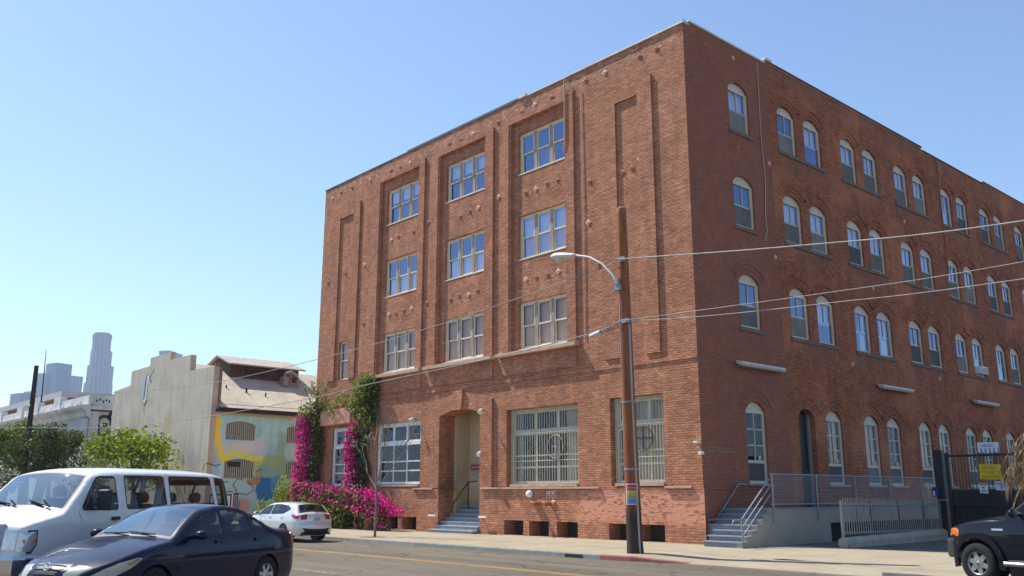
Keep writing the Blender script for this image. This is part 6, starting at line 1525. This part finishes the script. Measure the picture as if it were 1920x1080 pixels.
# ---- silver hatchback
hat = thing('hatchback', 'small silver white hatchback parked at the kerb facing away', 'car', (-14.35, -6.52, 0.02), R(181)); hat.scale = (.93, .93, .93)
sil = [(2.12, .22), (2.20, .34), (2.20, .55), (2.12, .70), (1.7, .88), (1.25, .98, 'cowl'), (.85, 1.20), (.45, 1.385, 'head'), (.1, 1.445), (-.4, 1.455), (-.95, 1.43), (-1.45, 1.38), (-1.62, 1.35, 'rw1'), (-1.92, 1.06, 'rw0'), (-2.03, .98, 'tl1'), (-2.09, .84, 'tl0'), (-2.10, .70), (-2.17, .62), (-2.16, .42), (-2.08, .28)]
C3 = Car(sil, [(-2.17, .64), (-2.0, .78), (-1.6, .86), (-.5, .885), (1.2, .885), (1.8, .83), (2.2, .60)], [(.2, .04), (.45, 0), (.8, 0), (.98, .04), (1.2, .15), (1.46, .28)], [-1.15, 1.42], .325, .24, [(0, .1), (4, .10), (6, .06), (9, .04), (12, .06), (14, .10), (19, .10)], .075)
silv = paint('silver_paint', (.68, .68, .66), .35, .33, 1.0)
C3.body(hat, [silv, K['trim'], K['tint_glass'], K['tint_glass']], [('side_window|1', rounded([(.98, 1.02), (.05, 1.03), (.04, 1.375), (.40, 1.33), (.7, 1.20)], .04)), ('side_window|2', rounded([(-.03, 1.03), (-1.0, 1.06), (-1.40, 1.22), (-1.1, 1.345), (-.5, 1.395), (-.03, 1.385)], .05))], [('windshield', C3.tags['cowl']+1, C3.tags['head'], .93), ('rear_window', C3.tags['rw1'], C3.tags['rw0']-1, .84)])
for x in (-1.15, 1.42):
    for sd in (1, -1): wheel(hat, x, sd*.78, .325, .21, sd, .22, 5, K['alloy'])
for y in (.38, -.38): seat(hat, .2, y, .56)
seat(hat, -.75, .35, .56); seat(hat, -.75, -.35, .56); MB().box(.85, 1.2, -.75, .75, .5, .93).build('dashboard', K['dash'], hat)
for sd in (1, -1):
    mirror(hat, .78, sd*.82, 1.03, sd, silv)
    C3.side_patch(rounded([(-2.06, .86), (-2.02, 1.0), (-1.62, 1.04), (-1.72, .93), (-1.92, .86)], .03), sd, .010).build('taillight', K['red_lens'], hat)
    a, b = smp(C3, 'tl1', -.1), smp(C3, 'tl0', .1); C3.top_patch([(a, sd*1.0), (a, sd*.56), (b, sd*.66), (b, sd*1.0)], .010).build('taillight', K['red_lens'], hat)
    for xx in (-.05, -.98): C3.side_patch(rounded([(xx-.10, .90), (xx+.10, .90), (xx+.10, .93), (xx-.10, .93)], .01), sd, .03, .03).build('door_handle', K['chrome'], hat)
    C3.side_patch(rounded([(2.1, .62), (1.7, .82), (1.45, .84), (1.6, .68)], .03), sd, .01).build('headlight', K['lamp_bowl'], hat)
    for ln in ([(1.1, 1.0), (1.12, .4)], [(.0, 1.04), (.0, .35)], [(-.95, 1.05), (-.8, .6)]):
        mb = MB(); mb.tube([(q[0], sd*C3.y(q[0], q[1], .0005), q[1]) for q in ln], .004, 4); mb.build('door_seam', K['trim'], hat)
n_ = len(C3.S)-1; C3.top_patch([(n_-6, -1), (n_-6, 1), (n_-.2, 1), (n_-.2, -1)], .008).build('lower_bumper', K['trim'], hat)
a, b = smp(C3, 'tl0', -.35), smp(C3, 'tl0', .45); C3.top_patch([(a, -.22), (a, .22), (b, .22), (b, -.22)], .012).build('licence_plate', K['plate'], hat)
C3.top_patch([(a+.5, -.19), (a+.5, .19), (b-.5, .19), (b-.5, -.19)], .014).build('plate_field', flatmat('plate_grey', (.36, .37, .42), .5, 0), hat)
mb = MB(); p_ = C3.P(smp(C3, 'rw0', -.15), 0, .03); mb.bar(p_, p_+Vector((.05, -.45, .05)), .025); mb.build('wiper', K['trim'], hat)
mb = MB(); p_ = C3.P(smp(C3, 'tl1', .1), 0, .02); mb.lathe([(.0, .0), (.05, .0), (.05, .012), (.0, .012)], 12, axis='X', c=(p_.x-.01, p_.y, p_.z)); mb.build('emblem', K['chrome'], hat)
MB().tube([(-2.05, -.35, .22), (-1.8, -.35, .22)], .03, 8).build('exhaust', K['brake'], hat)
# ---- dark sport utility vehicle at the right edge
suv = thing('suv', 'dark blue off road vehicle cut by the right edge of the view', 'car', (11.5, -4.3, .03), R(165))
sil = [(2.08, .42), (2.17, .50), (2.18, .66, 'b0'), (2.15, .80, 'b1'), (2.07, .84, 'l0'), (2.04, 1.0, 'l1'), (1.97, 1.045, 'hood'), (1.6, 1.14), (1.2, 1.205), (.86, 1.235, 'cowl'), (.62, 1.40), (.36, 1.60), (.20, 1.70, 'head'), (-.1, 1.745), (-.8, 1.76), (-1.7, 1.75), (-2.1, 1.71, 'rw1'), (-2.28, 1.3, 'rw0'), (-2.34, 1.05), (-2.36, .75), (-2.44, .68), (-2.44, .5), (-2.36, .44)]
C4 = Car(sil, [(-2.45, .70), (-2.2, .80), (-1.4, .845), (.6, .85), (1.4, .83), (1.9, .78), (2.18, .64)], [(.4, .02), (.6, 0), (.95, .0), (1.15, .03), (1.3, .07), (1.7, .17), (1.77, .2)], [-1.34, 1.39], .375, .44, [(0, .06), (4, .08), (7, .05), (10, .06), (13, .05), (18, .05), (22, .06)], .06, arch=1.24)
suvp = paint('suv_paint', (.004, .005, .011), .0, .3, .6, spec=.1, dust=.05, dustc=(.14, .12, .10))
C4.body(suv, [suvp, K['trim'], K['car_glass'], K['windscreen']], [('side_window|1', rounded([(.70, 1.27), (-.25, 1.28), (-.25, 1.66), (.10, 1.65), (.36, 1.52)], .04)), ('side_window|2', rounded([(-.36, 1.28), (-1.15, 1.29), (-1.2, 1.67), (-.36, 1.67)], .04)), ('side_window|3', rounded([(-1.3, 1.3), (-2.1, 1.32), (-2.0, 1.66), (-1.3, 1.67)], .05))], [('windshield', C4.tags['cowl']+1, C4.tags['head'], .93), ('rear_window', C4.tags['rw1'], C4.tags['rw0'], .84)])
for x in (-1.34, 1.39):
    for sd in (1, -1): wheel(suv, x, sd*.76, .375, .25, sd, .225, 6, plain('suv_alloy', (.34, .33, .32), .4, .15, 6, metal=.7), style='fat')
for y in (.36, -.36): seat(suv, .0, y, .82)
seat(suv, -.9, .35, .82); seat(suv, -.9, -.35, .82); MB().box(.4, .8, -.7, .7, .7, 1.15).build('dashboard', K['dash'], suv); steering(suv, .34, .36, 1.16)
for sd in (1, -1):
    mirror(suv, .42, sd*.83, 1.33, sd, suvp, .22, .17)
    C4.side_patch(rounded([(2.08, .86), (2.02, 1.01), (1.86, 1.025), (1.78, .98), (1.80, .86)], .03), sd, .010).build('turn_signal', K['amber'], suv)
    a, b = smp(C4, 'l0', .1), smp(C4, 'l1', .2); C4.top_patch([(a, sd*.96), (a, sd*.55), (b, sd*.55), (b, sd*.96)], .01).build('headlight', K['lamp_bowl'], suv)
    fl_ = []
    for k in range(15): a = math.pi*(-.06)+math.pi*1.12*k/14; fl_.append((1.39+.455*math.cos(a), .375+.465*math.sin(a)))
    for k in range(15): a = math.pi*(1.06)-math.pi*1.12*k/14; fl_.append((1.39+.58*math.cos(a), .375+.585*math.sin(a)))
    C4.side_patch(fl_, sd, .045, .06).build('fender_flare', suvp, suv)
    C4.side_patch(rounded([(1.04, 1.0), (.80, 1.0), (.80, 1.035), (1.04, 1.035)], .008), sd, .012).build('badge', K['alloy'], suv)
    MB().tube([(.80, sd*.90, .40), (-.9, sd*.90, .40)], .045, 8).build('side_step', K['alloy'], suv)
    for ln in ([(.74, 1.22), (.70, .9), (.62, .46)], [(-.30, 1.25), (-.30, .46)]):
        mb = MB(); mb.tube([(q[0], sd*C4.y(q[0], q[1], .0005), q[1]) for q in ln], .004, 4); mb.build('door_seam', K['trim'], suv)
plan_bumper(suv, [(1.90, .86), (2.08, .80), (2.20, .62), (2.27, .30)], .45, .82, paint('suv_bumper', (.02, .018, .016), 0, .45, .4))
a, b = smp(C4, 'l0', .1), smp(C4, 'l1', .2); C4.top_patch([(a, -.5), (a, .5), (b, .5), (b, -.5)], .012).build('grille', K['trim'], suv)
MB().bar((.80, .60, 1.27), (.62, .05, 1.36), .02).bar((.84, .70, 1.25), (.70, .72, 1.36), .03, .02).build('wiper', K['trim'], suv)
MB().tube([(2.0, .55, .45), (2.02, .55, .36), (1.95, .55, .33)], .018, 6).build('tow_hook', K['brake'], suv)
# ------------------------------------------------------------------ haze over the distance
m = bpy.data.materials.new('haze_air'); m.use_nodes = True; t_ = m.node_tree; t_.nodes.remove(t_.nodes['Principled BSDF'])
pv = t_.nodes.new('ShaderNodeVolumePrincipled'); pv.inputs['Color'].default_value = (.58, .74, 1.0, 1); pv.inputs['Density'].default_value = 1.7e-4; pv.inputs['Anisotropy'].default_value = 0.2
t_.links.new(pv.outputs[0], t_.nodes['Material Output'].inputs['Volume'])
hz = MB().box(-2700, 2700, -2700, 2700, -1.1, 335).build('haze', m); hz['kind'] = 'stuff'
